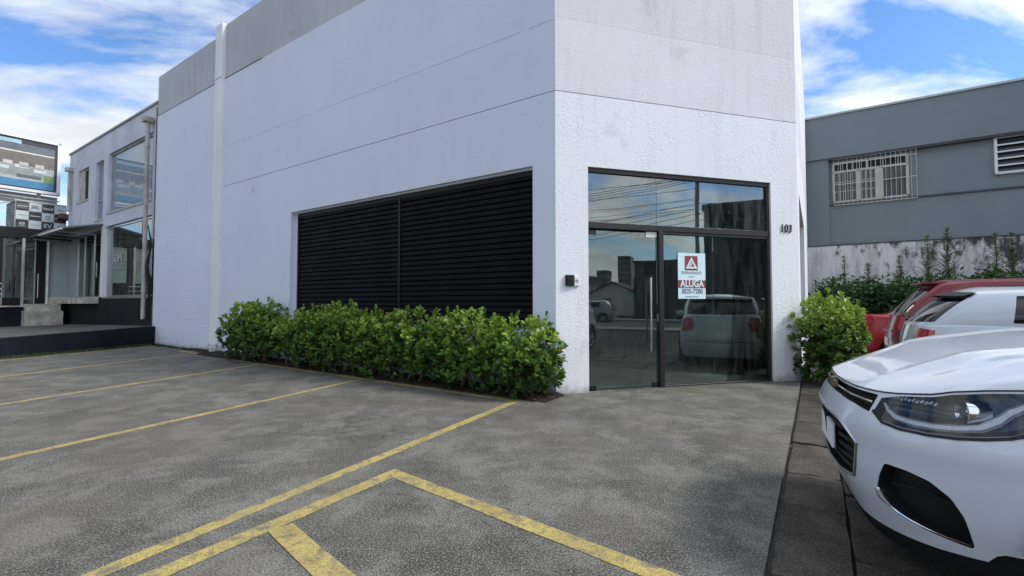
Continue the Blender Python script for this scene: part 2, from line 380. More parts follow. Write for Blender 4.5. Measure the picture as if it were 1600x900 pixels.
def wall(mb, x0, x1, z0, z1, t, holes=(), y0=0.0):
    """wall slab in the builder's frame, outer face on y=y0, holes = (x0,x1,z0,z1)"""
    xs = sorted({x0, x1, *[min(max(h[i], x0), x1) for h in holes for i in (0, 1)]}); zs = sorted({z0, z1, *[min(max(h[i], z0), z1) for h in holes for i in (2, 3)]})
    solid = {}
    for i in range(len(xs) - 1):
        for j in range(len(zs) - 1):
            cxm = (xs[i] + xs[i + 1]) / 2; czm = (zs[j] + zs[j + 1]) / 2
            solid[i, j] = not any(h[0] < cxm < h[1] and h[2] < czm < h[3] for h in holes)
    for (i, j), ok in solid.items():
        if not ok: continue
        a, b, c, d = xs[i], xs[i + 1], zs[j], zs[j + 1]; y1 = y0 + t
        mb.add([(a, y0, c), (b, y0, c), (b, y0, d), (a, y0, d)], [(0, 1, 2, 3)]); mb.add([(a, y1, c), (b, y1, c), (b, y1, d), (a, y1, d)], [(3, 2, 1, 0)])
        if not solid.get((i - 1, j)): mb.add([(a, y0, c), (a, y1, c), (a, y1, d), (a, y0, d)], [(3, 2, 1, 0)])
        if not solid.get((i + 1, j)): mb.add([(b, y0, c), (b, y1, c), (b, y1, d), (b, y0, d)], [(0, 1, 2, 3)])
        if not solid.get((i, j - 1)): mb.add([(a, y0, c), (b, y0, c), (b, y1, c), (a, y1, c)], [(3, 2, 1, 0)])
        if not solid.get((i, j + 1)): mb.add([(a, y0, d), (b, y0, d), (b, y1, d), (a, y1, d)], [(0, 1, 2, 3)])
    return mb
def text(name, body, size, mat, parent, M, extrude=.001, sx=1.0, shear=0, bold=0.0, align='CENTER'):
    cu = bpy.data.curves.new(name, 'FONT'); cu.body = body; cu.size = size; cu.extrude = extrude; cu.align_x = align; cu.align_y = 'CENTER'; cu.shear = shear; cu.offset = bold
    o = bpy.data.objects.new(name + '_curve', cu); COL.objects.link(o)
    me = bpy.data.meshes.new_from_object(o.evaluated_get(bpy.context.evaluated_depsgraph_get()))
    bpy.data.objects.remove(o); me.transform(Matrix.Diagonal((sx, 1, 1, 1))); me.transform(M); me.materials.clear(); me.materials.append(mat)
    q = bpy.data.objects.new(name, me); COL.objects.link(q)
    if parent: q.parent = parent
    return q
RX = Matrix.Rotation(pi / 2, 4, 'X')
def T(x, y, z): return Matrix.Translation((x, y, z))

# ================================================================== ground
def uvpoly(pts): return [tuple(W(u, v)[:2]) for u, v in pts]
g = MB(); g.add([(-700, -700, -.06), (700, -700, -.06), (700, 700, -.06), (-700, 700, -.06)], [(0, 1, 2, 3)])
g.build('ground', M_base, kind='structure', fixn=False)
lot = MB(); lot.prism(uvpoly([(.225, -14), (.225, 9.0), (2.85, 6.2), (17.0, 6.2), (17.0, -14)]), -.08, 0.0)
lot.build('parking_lot', M_lot, kind='structure')
rng = random.Random(5)
# paving beside the lot: irregular slabs with open joints
pv = MB(); pv.prism(uvpoly([(-14, -6), (.2, -6), (.2, 20.4), (-14, 20.4)]), -.075, -.055)
pave = pv.build('paving', pm('joint dirt', (.018, .015, .011), .95), kind='structure')
def jag(a, b, n, amp):
    a = Vector(a); b = Vector(b); d = b - a; p = Vector((-d.y, d.x)).normalized()
    return [a + d * (i / n) + (p * rng.uniform(-amp, amp) if 0 < i < n else p * 0) for i in range(n)]
cols = [(.20, -.125), (-.14, -1.02), (-1.04, -1.95), (-1.97, -2.9), (-2.92, -3.85)]
for ci, (ua, ub) in enumerate(cols):
    v = -1.2 + rng.uniform(0, .4)
    while v < 9.8:
        ln = rng.uniform(.62, 1.0); sk = rng.uniform(-.05, .05)
        P4 = [(ua, v + .012 + sk), (ua, v + ln - .012 + sk * .3), (ub, v + ln - .012), (ub, v + .012)]
        loop = []
        for k in range(4):
            loop += jag(P4[k], P4[(k + 1) % 4], 5, .022 if k % 2 else .007)
        top = -.022 + rng.uniform(-.007, .006); tl = [top + rng.uniform(-.003, .003) for _ in loop]
        cxy = W((ua + ub) / 2, v + ln / 2)
        sm = MB(); sm.prism([tuple((W(p.x, p.y) - cxy)[:2]) for p in loop], -.07, tl)
        o = sm.build('paving_slab', M_pave, pave); o.location = (cxy.x, cxy.y, 0)
        v += ln
# painted lines
def stripe(pts, wd, z=.004, name='parking_line', seg=.25):
    pts = [W(*p) for p in pts]; m = MB(); vs = []; fs = []; 
    path = []
    for a, b in zip(pts, pts[1:]):
        n = max(2, int((b - a).length / seg))
        path += [(a + (b - a) * (i / n)) for i in range(n)]
    path.append(pts[-1])
    for i, p in enumerate(path):
        t0 = (p - path[i - 1]).normalized() if i else (path[1] - p).normalized()
        t1 = (path[i + 1] - p).normalized() if i < len(path) - 1 else t0
        t = (t0 + t1).normalized(); nn = Vector((-t.y, t.x, 0)); k = 1 / max(.5, t.dot(t0))
        for sg in (-1, 1):
            q = p + nn * sg * (wd / 2 * k + rng.uniform(-.004, .004)); vs.append((q.x, q.y, z))
    for i in range(len(path) - 1): fs.append((2 * i, 2 * i + 2, 2 * i + 3, 2 * i + 1))
    m.add(vs, fs); return m.build(name, M_line, kind='structure', fixn=False)
def ext(a, b, k): return (a[0] + (b[0] - a[0]) * k, a[1] + (b[1] - a[1]) * k)
stripe([(14.0, 5.26), (10, 5.04), (3.22, 4.93), ext((3.22, 4.93), (2.79, .72), 1.9)],   .10, .002)
for a, b in [((6.27, 4.93), (5.47, .82)), ((9.52, 4.98), (8.43, 1.25)), ((12.91, 4.99), (11.58, 1.7))]:
    stripe([a, ext(a, b, 1.8)], .095, .002)
stripe([(15.95, 5.6), (16.1, 5.29), (14.85, 2.19), (13.0, -2.4)], .09, .002)
stripe([ext((2.61, 2.38), (2.55, .86), 2.6), (2.61, 2.36), (.30, 2.13)], .115, .0035)
stripe([(2.51, 1.45), (1.86, 1.33), (.9, 1.17)], .135, .005)

# ================================================================== white corner building
bld = thing('commercial_building', C0, 0, 'tall white windowless-looking corner building with black shutter and glass door, biggest in view', 'building')
def rel(M): return Matrix.Translation(-C0) @ M
FW = rel(frame(C0, Av))            # long wall: x runs to the corner, so x=-s
FF = rel(frame(C0, Dv))            # door facade
F3 = rel(frame(R0, Vv))            # side wall
T0 = .24
b = MB(FW); wall(b, -13.92, 0, 0, 4.232, T0, [(-6.51, -.37, .88, 3.23)]); b.build('lower_wall', M_wallL, bld)
b = MB(FW); wall(b, -13.92, -9.98, 0, 7.055, .03, y0=-.004); b.build('block_wall', M_wallB, bld)
b = MB(FW); wall(b, -9.62, 0, 4.244, 7.055, T0); wall(b, -13.92, -9.62, 4.232, 7.055, T0 - .01, y0=.01); b.build('upper_wall', M_wallL, bld)
b = MB(FW); wall(b, -13.92, -9.95, 7.075, 8.29, T0); wall(b, -9.95, -7.85, 7.075, 8.48, T0); wall(b, -7.85, 0, 7.055, 8.48, T0, y0=.004); b.build('parapet', M_render, bld)
b = MB(FW); b.box(-9.62, -.02, .02, .10, 4.22, 4.25); b.box(-13.92, -7.85, .03, .10, 7.04, 7.08); b.build('wall_joint', M_groove, bld)
b = MB(FW); b.box(-13.95, -7.84, -.012, .0, 7.056, 7.066); b.build('drip_edge', M_joint, bld)
b = MB(FW)
xx = -9.5
while xx < -.1:
    l_ = rng.uniform(.15, .55); b.box(xx, min(xx + l_, -.02), -.004, .01, 5.262 + rng.uniform(-.004, .004), 5.272 + rng.uniform(-.003, .004)); xx += l_ + rng.choice((0, 0, .02, .1))
b.build('pour_line', M_wallL, bld)['kind'] = 'stuff'
b = MB(FW); b.bbox(-9.98, -9.62, -.10, .05, 0, 8.5, .012); b.build('pilaster', M_pil, bld)
b = MB(FW); b.box(-9.985, -9.615, -.104, -.098, 7.058, 7.07); b.build('pilaster_joint', M_joint, bld)
b = MB(FW); b.tube([(-8.13, .01, 4.02), (-8.13, -.05, 4.02), (-8.13, -.05, 3.90)], .014, 8); b.build('wall_spout', M_whiteplastic, bld)
# facade
DX0, DX1, DZ1 = .495, 3.715, 3.20
def bandwall(M, x0, x1, mats, holes, t=T0):
    b = MB(M); wall(b, x0, x1, 0, 4.232, t, holes); b.build('lower_wall', mats[0], bld)
    b = MB(M); wall(b, x0, x1, 4.244, 5.298, t); b.build('middle_wall', mats[1], bld)
    b = MB(M); wall(b, x0, x1, 5.303, 8.48, t, y0=.003); b.build('upper_wall', mats[2], bld)
    b = MB(M); b.box(x0 + .02, x1 - .02, .02, .10, 4.22, 4.25); b.build('wall_joint', M_groove, bld)
bandwall(FF, 0.0, 4.264, (M_wallF, M_wallFu, M_wallFt), [(DX0, DX1, -.1, DZ1)])
bandwall(F3, 0.0, 11.75, (M_wallF, M_wallFu, M_wallF), [(.84, 5.2, .6, 3.24)])
b = MB(F3)
for q in ((.84, 5.2, .60, .66), (.84, 5.2, 3.18, 3.24), (.84, .90, .60, 3.24), (5.14, 5.2, .60, 3.24), (2.26, 2.31, .66, 3.18), (3.70, 3.75, .66, 3.18)): b.box(q[0], q[1], .12, .17, q[2], q[3])
sw = b.build('side_window', M_frame, bld)
for q in ((.90, 2.26), (2.31, 3.70), (3.75, 5.14)): b = MB(F3); b.box(q[0] + .002, q[1] - .002, .14, .148, .66, 3.18); b.build('pane', M_glass2, sw)
# corner cover strips keep the plaster arrises crisp
b = MB(FW); b.box(-13.92, 0, 1.0, 14.9, 8.10, 8.2); 
rf = MB(Matrix.Translation(-C0)); rf.prism(uvpoly([(16.7, 5.85), (3.1, 5.85), (.45, 9.0), (.45, 20.4), (16.7, 20.4)]), 8.0, 8.12); rf.build('roof', M_base, bld)
b = MB(Matrix.Translation(-C0)); 
Me = rel(frame(W(16.9, 20.6), -Vv)); b = MB(Me); wall(b, 0, 15.0 - .02, 0, 8.29, .2); b.build('end_wall', M_wallL, bld)
Mr = rel(frame(W(.25, 20.6), Uv)); b = MB(Mr); wall(b, 0.05, 16.5, 0, 8.29, .2); b.build('rear_wall', M_wallL, bld)
# room behind the glass
rf = MB(Matrix.Translation(-C0)); rf.prism(uvpoly([(12, 5.86), (3.12, 5.86), (.47, 8.98), (.47, 15.0), (12, 15.0)]), .002, .02); rf.build('room_floor', M_roomfloor, bld)
rf = MB(Matrix.Translation(-C0)); rf.prism(uvpoly([(12, 5.86), (3.12, 5.86), (.47, 8.98), (.47, 15.0), (12, 15.0)]), 3.5, 3.55); rf.build('room_ceiling', M_room, bld)
b = MB(rel(frame(W(12, 15.0), Av))); b.box(0, 11.6, 0, .1, 0, 3.5); b.build('room_back_wall', M_room, bld)
b = MB(rel(frame(W(12, 5.9), Vv))); b.box(0, 9, -.1, 0, 0, 3.5); b.build('room_side_wall', M_room, bld)
# shutter of black slats in the long wall
sh = MB(FW); sh.box(-6.51, -.37, .20, .24, .88, 3.23); shp = sh.build('shutter', M_black, bld)
f_ = MB(FW)
SX0, SX1, SMX = -6.42, -.372, -3.23
f_.box(SX0, SX0 + .05, .10, .18, .88, 3.16); f_.box(SX1 - .04, SX1, .10, .18, .88, 3.16); f_.box(SMX - .022, SMX + .022, .10, .19, .88, 3.16); f_.box(SX0, SX1, .105, .2, 3.13, 3.20); f_.box(SX0, SX1, .11, .19, .88, .93)
f_.build('shutter_frame', M_black, shp)
f_ = MB(FW); f_.box(-6.51, SX0, .12, .2, .88, 3.23); f_.box(-6.5, SX1, .06, .2, 3.20, 3.229); f_.build('reveal_board', M_wallL, shp)
def slat_mesh(x0, x1):
    pr = [(.150, 0), (.122, .004), (.114, .016), (.116, .068), (.140, .086), (.152, .090)]
    m = MB(FW); n = len(pr)
    for x in (x0, x1): pass
    vs = [(x, y, z) for x in (x0, x1) for y, z in pr]
    m.add(vs, [(i, i + 1, i + 1 + n, i + n) for i in range(n - 1)] + [tuple(range(n)), tuple(range(2 * n - 1, n - 1, -1))])
    return m
for k_, (a, c) in enumerate([(SX0 + .045, SMX - .018), (SMX + .018, SX1 - .035)]):
    base = None; z = .93; n = 0
    while z < 3.10:
        if base is None:
            base = slat_mesh(a, c).build('slat', M_slat, shp); o = base
        else:
            o = base.copy(); COL.objects.link(o); o.parent = shp
        o.location = (rng.uniform(-.003, .003), 0, z); o.rotation_euler = (0, 0, 0)
        z += .089
# glass front
df = MB(FF)
b = MB(FF)
b.bbox(DX0, DX1, .03, .11, 3.135, 3.198); b.bbox(DX0, DX1, .025, .115, 2.325, 2.415); b.bbox(1.655, 1.735, .02, .12, 0, 2.325); b.bbox(3.665, DX1 - .002, .03, .11, 0, 3.135)
b.bbox(1.735, 3.665, .04, .10, .0, .03); b.bbox(1.735, 3.665, .035, .10, 2.285, 2.325)
fr = b.build('glazed_front', M_frame, bld)
for x0, x1 in ((DX0 + .01, 1.64), (1.647, 3.66)):
    b = MB(FF); b.box(x0, x1, .066, .074, 2.415, 3.135); b.build('transom_pane', M_glass2, fr)
for x0, x1 in ((1.74, 2.652), (2.656, 3.66)):
    b = MB(FF); b.box(x0, x1, .068, .076, .03, 2.29); b.build('fixed_pane', M_glass, fr)
b = MB(FF); b.box(DX0 + .02, 1.648, .064, .074, .012, 2.30); door = b.build('glass_door', M_glass, bld)
b = MB(FF); b.tube([(1.505, .01, .54), (1.505, .01, 1.63)], .016, 12); b.tube([(1.505, .01, .62), (1.505, .064, .62)], .008); b.tube([(1.505, .01, 1.55), (1.505, .064, 1.55)], .008); b.build('door_handle', M_chrome, door, True)
b = MB(FF); b.tube([(1.56, .128, .54), (1.56, .128, 1.63)], .016, 12); b.tube([(1.56, .128, .62), (1.56, .074, .62)], .008); b.tube([(1.56, .128, 1.55), (1.56, .074, 1.55)], .008); b.build('door_handle', M_chrome, door, True)
for x0, x1 in ((DX0 + .015, DX0 + .135), (1.55, 1.652)):
    b = MB(FF); b.bbox(x0, x1, .05, .088, .008, .085); b.tube([(x0 + .03, .049, .045), (x0 + .03, .045, .045)], .009, 8); b.tube([(x1 - .03, .049, .045), (x1 - .03, .045, .045)], .009, 8); b.build('patch_fitting', M_black, door)
b = MB(FF); b.bbox(DX0 + .015, DX0 + .15, .05, .088, 2.24, 2.30); b.build('patch_fitting', M_frame, door)
b = MB(FF); b.box(1.46, 1.64, .060, .063, 2.235, 2.315); b.build('white_sticker', M_whiteplastic, door)
b = MB(FF); b.bbox(1.645, 1.662, .055, .09, .98, 1.10); b.build('door_lock', M_dullsteel, door)
b = MB(FF); b.box(3.50, 3.56, .30, .36, 0.0, 3.5); b.box(3.60, 3.63, .12, .2, 0.0, 3.2); b.build('inner_post', M_panel, bld)
b = MB(FF); b.box(DX0, DX1, -.01, .25, -.02, .006); b.build('threshold', M_lot, bld)
# rental sign
fso = frame(C0, Dv)
sg = thing('rental_sign', fso @ Vector((2.25, .058, 1.32)), AA * 0 + atan2(Dv.y, Dv.x), 'white and red ALUGA rental notice stuck on the glass beside the door', 'sign')
b = MB(); b.box(-.245, .245, 0, .003, 0, .70); b.build('sheet', M_paperwhite, sg)
b = MB(); b.box(-.243, .243, -.0022, -.0002, .165, .285); b.build('red_band', M_red, sg)
b = MB(); b.box(-.125, .105, -.0022, -.0002, .435, .655); b.build('logo_square', M_red, sg)
b = MB(); s3 = [(-.11, .462), (.098, .462), (-.006, .635)]; s4 = [(-.06, .492), (.048, .492), (-.006, .582)]
for i in range(3):
    j = (i + 1) % 3; b.add([(*s3[i][:1], -.004, s3[i][1]), (s3[j][0], -.004, s3[j][1]), (s4[j][0], -.004, s4[j][1]), (s4[i][0], -.004, s4[i][1])], [(0, 1, 2, 3)])
b.add([(-.05, -.004, .50), (-.02, -.004, .50), (.03, -.004, .56), (.018, -.004, .575)], [(0, 1, 2, 3)])
b.build('logo_triangle', M_paperwhite, sg, fixn=False)
text('company_name', 'EFERNANDO', .062, M_inkgrey, sg, T(-.006, -.0022, .395) @ RX, .0006, 1.0)
text('small_print', 'IMÓVEIS', .026, M_inkgrey, sg, T(-.006, -.0022, .335) @ RX, .0006)
text('rental_word', 'ALUGA', .148, M_paperwhite, sg, T(0, -.0042, .226) @ RX, .0006, .86, bold=.004)
text('phone_number', '3035-7200', .105, M_ink, sg, T(0, -.0022, .112) @ RX, .0006, .84, bold=.001)
text('web_address', 'fernando.com.br', .036, M_inkgrey, sg, T(0, -.0022, .035) @ RX, .0006)
# house number
hn = thing('house_number', fso @ Vector((4.0, -.002, 2.46)), atan2(Dv.y, Dv.x), 'small black metal digits 103 on the white wall right of the glass door', 'house number')
for i, ch in enumerate('103'):
    text('digit', ch, .19, M_black, hn, T(-.082 + i * .082, -.012, 0) @ RX, .006, .80, shear=.12)
    b = MB(); b.box(-.095 + i * .075, -.07 + i * .075, -.018, -.004, -.006, .006)
# entry boxes
kb = thing('wall_buzzer', fso @ Vector((.20, 0, 1.57)), atan2(Dv.y, Dv.x), 'black rounded plastic box on the white wall left of the door', 'buzzer')
b = MB(); b.bbox(-.06, .06, -.055, -.001, -.075, .075, .014); b.build('housing', M_black, kb)
b = MB(); b.lathe([(.0, -.0605), (.02, -.0605), (.024, -.054)], (0, 0, .012), 'y', 16); b.build('lens', M_rubber, kb, True)
kb = thing('wall_keypad', fso @ Vector((.305, 0, 1.56)), atan2(Dv.y, Dv.x), 'small white keypad on the wall between black box and glass door', 'keypad')
b = MB(); b.bbox(-.04, .04, -.03, -.001, -.068, .07, .006); b.build('housing', M_whiteplastic, kb)
b = MB(); b.box(-.024, .024, -.0325, -.0295, -.018, .026); b.build('button_field', M_signwhite, kb)
for i in range(3):
    for j in range(3):
        b = MB(); b.box(-.02 + i * .0145, -.01 + i * .0145, -.0345, -.0325, -.013 + j * .013, -.005 + j * .013); b.build('button', M_inkgrey, kb)

# ================================================================== left shop building on its raised terrace
TZ = .55
tp = uvpoly([(16.3, -16), (16.3, 5.84), (60, 5.84), (60, -16)])
RWL = [(16.72, 5.84), (16.62, 5.3), (15.5, 2.35), (14.2, -1.0), (13.4, -3.0), (13.4, -14)]
RWZ = [.56, .55, .46, .40, .36, .25]
t_ = MB(); t_.prism(uvpoly([(u + .18, v) for u, v in RWL] + [(30, -14), (30, 5.84)]), -.05, [z - .008 for z in RWZ] + [.0, .30]); t_.build('terrace', M_terr, kind='structure')
t_ = MB(); t_.prism(uvpoly([(30, -16), (30, 5.84), (90, 5.84), (90, -16)]), -.05, .1); t_.build('side_street', M_sidewalk, kind='structure')
rw = MB()
for k in range(len(RWL) - 1):
    (a, c), (d, e), z0_, z1_ = RWL[k], RWL[k + 1], RWZ[k], RWZ[k + 1]
    rw.prism(uvpoly([(a, c), (a + .2, c), (d + .2, e), (d, e)]), -.05, [z0_, z0_, z1_, z1_])
rwo = rw.build('retaining_wall', M_plinth); tag(rwo, 'low black painted retaining wall along the raised terrace left of the lot', 'wall')
NBO = W(27.19, 5.85)
nb = thing('shop_building', NBO, AA, 'two storey pale lilac shop building with big glass windows left of the white building', 'building')
L_ = 10.2                                    # local x = 24.2 - u, y = into the building
def lx(u): return 24.2 - u
b = MB(); wall(b, 0, L_, 4.15, 7.74, .22, [(lx(22.92), lx(21.55), 5.50, 6.83), (lx(20.65), lx(19.75), 4.50, 6.80), (lx(19.22), lx(15.0), 4.66, 6.90)]); wall(b, lx(14.95), L_, 1.5, 4.15, .22); b.build('upper_wall', M_nbwall, nb)
b = MB(); b.box(-.03, L_, -.05, .3, 7.74, 7.80); b.build('roof_cap', M_grey, nb)
b = MB(); b.box(0, .2, .22, 9, 3.9, 7.7); b.box(0, L_, 8.8, 9, 0, 7.7); b.build('side_wall', M_nbwall, nb)
b = MB(); b.box(.2, L_, .22, 8.8, 4.15, 4.35); b.box(.2, L_, .22, 8.8, 7.45, 7.6); b.build('floor_slab', M_room, nb)
b = MB(); b.box(lx(19.85), L_, -.02, .25, .3, 1.48); b.box(0.0, lx(19.85), -.02, .25, .0, 1.24); b.build('plinth', M_plinth, nb)
b = MB(); b.box(0, lx(19.85), -.35, .25, 1.24, 1.49); b.build('ledge', M_step, nb)
b = MB(); b.box(0, L_, .25, 8.8, 1.3, 1.46); b.build('shop_floor', M_roomfloor, nb)
b = MB(); b.box(lx(19.78), lx(19.38), -.015, .2, 1.49, 4.15); b.build('corner_post', M_pil, nb)
for (ua, ub, za, zb, nm, mt, nmul) in [(22.92, 21.55, 5.50, 6.83, 'side_window', M_dark, 1), (20.65, 19.75, 4.50, 6.80, 'tall_window', M_glass3, 0), (19.22, 15.0, 4.66, 6.90, 'upper_window', M_glass3, 3), (19.36, 15.0, 1.50, 4.13, 'shop_window', M_glass2, 1)]:
    a, c = lx(ua), lx(ub)
    b = MB(); b.box(a - .05, c + .05, -.03, .02, za - .07, za - .003); b.box(a, a + .05, .08, .16, za, zb); b.box(c - .05, c, .08, .16, za, zb); b.box(a + .05, c - .05, .08, .16, zb - .06, zb); b.box(a + .05, c - .05, .08, .16, za, za + .05)
    wo = b.build(nm, M_pipe if nm != 'shop_window' else M_dullsteel, nb)
    n = nmul + 1; wd = (c - a - .1) / n
    for k in range(n):
        b = MB(); b.box(a + .05 + k * wd + .004, a + .05 + (k + 1) * wd - .004, .115, .125, za + .05, zb - .06); b.build('pane', mt, wo)
    if nm == 'upper_window':
        b = MB(); q = a + .06
        while q < c - .06:
            wv = rng.uniform(.05, .10); b.box(q, q + wv, .22 + rng.uniform(0, .02), .24, za, zb); q += wv + rng.uniform(.01, .05)
        b.build('curtain', M_whiteplastic, wo)
    if nm in ('tall_window', 'side_window'):
        b = MB(); b.box(a, a + (c - a) * .45, .06, .10, za, zb) if nm == 'side_window' else b.box(a, c, .09, .15, za + .75, za + .80); b.build('sash', M_pipe, wo)
# entrance bay glass under the canopy
b = MB(); b.box(lx(24.1), lx(19.8), .10, .14, 4.0, 4.12)
gw = b.build('entrance_glazing', M_dullsteel, nb)
b = MB(); b.box(lx(24.1), lx(19.8), .10, .14, 1.49, 1.54); b.build('bottom_rail', M_dullsteel, gw)
us = [24.1, 23.1, 22.2, 21.0, 19.8]
for k in range(4):
    b = MB(); b.box(lx(us[k]) + .01, lx(us[k + 1]) - .01, .115, .125, 1.54, 4.0); b.build('pane', M_glass if k > 1 else M_panel if k == 0 else M_glass2, gw)
    b = MB(); b.box(lx(us[k]) - .02, lx(us[k]) + .02, .09, .15, 1.5, 4.0); b.build('mullion', M_dullsteel, gw)
b = MB(); b.box(lx(20.9), lx(20.86), .06, .1, 2.3, 2.9); b.build('pull_handle', M_dullsteel, gw)
# things inside the shop
for q in ((lx(18.8), lx(17.6), 2.2, 2.8, 1.46, 2.4), (lx(17.0), lx(15.4), 3.0, 3.6, 1.46, 3.1), (lx(23), lx(21), 3, 3.6, 1.46, 2.6)):
    b = MB(); b.box(*q); b.build('display_cabinet', M_pipe, nb)
b = MB(); b.box(lx(15.9), lx(15.25), .30, .33, 1.5, 3.1); bn = b.build('window_banner', M_signwhite, nb)
text('banner_text', 'INSTALAÇÃO', .26, M_ink, nb, T(lx(15.55), .27, 2.3) @ RX @ Matrix.Rotation(pi / 2, 4, 'Z'), .001)
text('window_lettering', 'SOM', .42, M_signwhite, nb, T(lx(18.4), .10, 2.9) @ RX, .001, 1.1)
b = MB(); b.box(lx(17.6), lx(17.1), .5, .53, 1.6, 2.7); b.build('orange_poster', pm('orange print', (.35, .12, .05), .6), nb)
lampm = NB('shop ceiling lamp glow'); lampm.set('Emission Color', (1, .98, .92, 1)); lampm.set('Emission Strength', 22.0)
for (uu, yy) in ((22.6, .8), (17.4, 1.5), (16.7, .9), (18.6, 2.6), (21, 2.4)):
    b = MB(); b.lathe([(0, 4.09), (.13, 4.09), (.15, 4.12)], (lx(uu), yy, 0), 'z', 16); b.build('ceiling_lamp', lampm.m, nb)
# canopy
b = MB(); n = 10
vs = []
for i in range(n + 1):
    x = -.35 + i * (4.9 / n); arc = .10 * sin(pi * i / n)
    vs += [(x, -1.15, 4.02 + arc * .4), (x, 0, 4.30 + arc), (x, -1.15, 3.96 + arc * .4), (x, 0, 4.24 + arc)]
fs = []
for i in range(n):
    o = i * 4; fs += [(o, o + 4, o + 5, o + 1), (o + 2, o + 3, o + 7, o + 6), (o, o + 2, o + 6, o + 4), (o + 1, o + 5, o + 7, o + 3)]
fs += [(0, 1, 3, 2), (n * 4, n * 4 + 2, n * 4 + 3, n * 4 + 1)]
b.add(vs, fs); cn = b.build('canopy', M_canopy, nb)
b = MB(); b.box(1.4, 4.55, -1.17, -1.12, 3.93, 3.99); b.build('canopy_edge', M_whiteplastic, cn)
for x in (.2, 1.4, 2.6, 3.8): 
    b = MB(); b.box(x, x + .05, -1.1, 0, 3.90, 3.95); b.build('canopy_rib', M_grey, cn)
# pipes
def drain(u, y, z0, z1, r, hopper):
    b = MB(); x = lx(u); b.tube([(x, y, z0), (x, y, z1)], r, 12); 
    p = b.build('downpipe', M_pipe, nb, True)
    b = MB(); zz_ = z0 + .9
    while zz_ < z1 - .3: b.tube([(x, y, zz_), (x, y, zz_ + .05)], r * 1.22, 12); zz_ += 1.55
    b.build('pipe_clip', M_pipe, p, True)
    if hopper: b = MB(); b.prism([(x - .16, y - .13), (x + .12, y - .13), (x + .12, y + .12), (x - .16, y + .12)], z1 - .02, z1 + .14); b.build('hopper', M_pipe, p)
drain(14.98, -.16, .75, 7.15, .06, True); drain(23.75, -.1, 5.2, 6.95, .055, True)
b = MB(); b.box(-.75, .0, -.25, .3, 4.95, 5.15); b.build('gutter_box', M_brown, nb)
b = MB(); b.tube([(lx(14.62), -.06, z_) for z_ in (1.2, 1.9, 2.6, 3.3)], .02, 6); b.tube([(lx(14.72) + .05 * sin(i * .9), -.13 - .04 * cos(i), 3.75 - i * .22) for i in range(12)], [.015, .02, .03, .035, .03, .045, .05, .06, .09, .07, .04, .02], 7); b.build('loose_cable', M_rubber, nb, True)
b = MB(); b.box(lx(14.75), lx(14.3), -.02, .1, .5, 7.6); b.build('end_strip', pm('stained end plaster', (.20, .18, .165), .9, 0, .35, 2, .2, 30, .2, dirt=(.07, .05, .045)), nb)

# wing with shops facing the lot, plane u = 24
wgm = frame(W(24.0, 5.5), -Vv)               # local x runs towards the camera side, y into +U ... faces the lot
wg = thing('shop_wing', W(27.2, 6.23, -.166), atan2(-Vv.y, -Vv.x), 'low dark fronted shop wing with glass doors at the left edge of the view', 'building')
# here local y = (-Vv rotated 90) = Av, so the front is at y=0 and the inside is y<0
b = MB(); b.box(-.2, 9, -6, -.05, 3.75, 4.0); b.build('roof', M_canopy, wg)
b = MB(); b.box(-.2, 9, -.05, .0, 3.62, 4.0); b.build('fascia', M_black, wg)
b = MB(); b.box(.82, 9, -6, .02, -.05, 1.12); b.box(-.3, .82, -6, .02, -.05, 1.40); b.build('plinth', M_plinth, wg)
b = MB(); b.box(.82, 9, -6, .12, 1.12, 1.17); b.box(-.3, .82, -.3, .35, 1.23, 1.48); b.build('floor_edge', M_step, wg)
b = MB(); b.box(-.2, 9, -5.9, -5.7, 1.17, 3.75); b.build('back_wall', M_room, wg)
b = MB(); b.bbox(-.02, .80, -.12, -.04, 1.48, 3.62); b.bbox(.06, .72, -.04, -.028, 1.56, 3.54); b.build('white_panel', M_panel, wg)
for x in (.82, 1.46, 2.2, 3.4, 4.6):
    b = MB(); b.bbox(x, x + .07, -.10, .0, 1.17, 3.62); b.build('post', M_pipe, wg)
b = MB(); b.bbox(.90, 1.16, -.09, -.05, 1.19, 3.58); d1 = b.build('dark_door', M_black, wg)
b = MB(); b.tube([(1.10, -.01, 1.45), (1.10, -.01, 2.35)], .016, 8); b.build('door_handle', M_dullsteel, d1)
b = MB(); b.box(1.18, 1.45, -.075, -.065, 1.19, 3.58); b.build('pane', M_glass2, wg)
b = MB(); b.bbox(1.17, 1.20, -.09, -.04, 1.19, 3.58); b.build('door_stile', M_panel, wg)
b = MB(); b.box(1.53, 2.2, -.075, -.065, 1.45, 3.58); b.build('pane', M_glass2, wg)
b = MB(); b.box(1.53, 9, -.10, -.04, 1.17, 1.45); b.build('stall_riser', M_black, wg)
b = MB(); b.box(2.0, 2.2, -.08, -.03, 1.45, 3.58); b.build('door_stile', M_black, wg)
for x0, x1 in ((2.27, 3.4), (3.47, 4.6), (4.67, 8.9)):
    b = MB(); b.box(x0, x1, -.075, -.065, 1.45, 3.58); b.build('pane', M_glass2, wg)
b = MB(); b.box(1.6, 1.9, -.6, -.56, 1.6, 2.3); b.build('poster', pm('blue print', (.05, .10, .2), .5), wg)
b = MB(); b.tube([(2.02, .1, 1.2), (2.02, .1, 1.95), (6, .1, 1.95)], .02, 8)
for zz_ in (1.4, 1.58, 1.76): b.tube([(2.02, .1, zz_), (6, .1, zz_)], .012, 6)
b.build('handrail', M_dullsteel, wg)
st = [(.55, 1.45, 1.23, .98, .0, .42), (.55, 1.5, .98, .70, .0, .75)]
for x0, x1, z1, z0, y0, y1 in st:
    b = MB(); b.bbox(x0, x1, y0, y1, .2, z1, .01); b.build('step', M_step, wg)
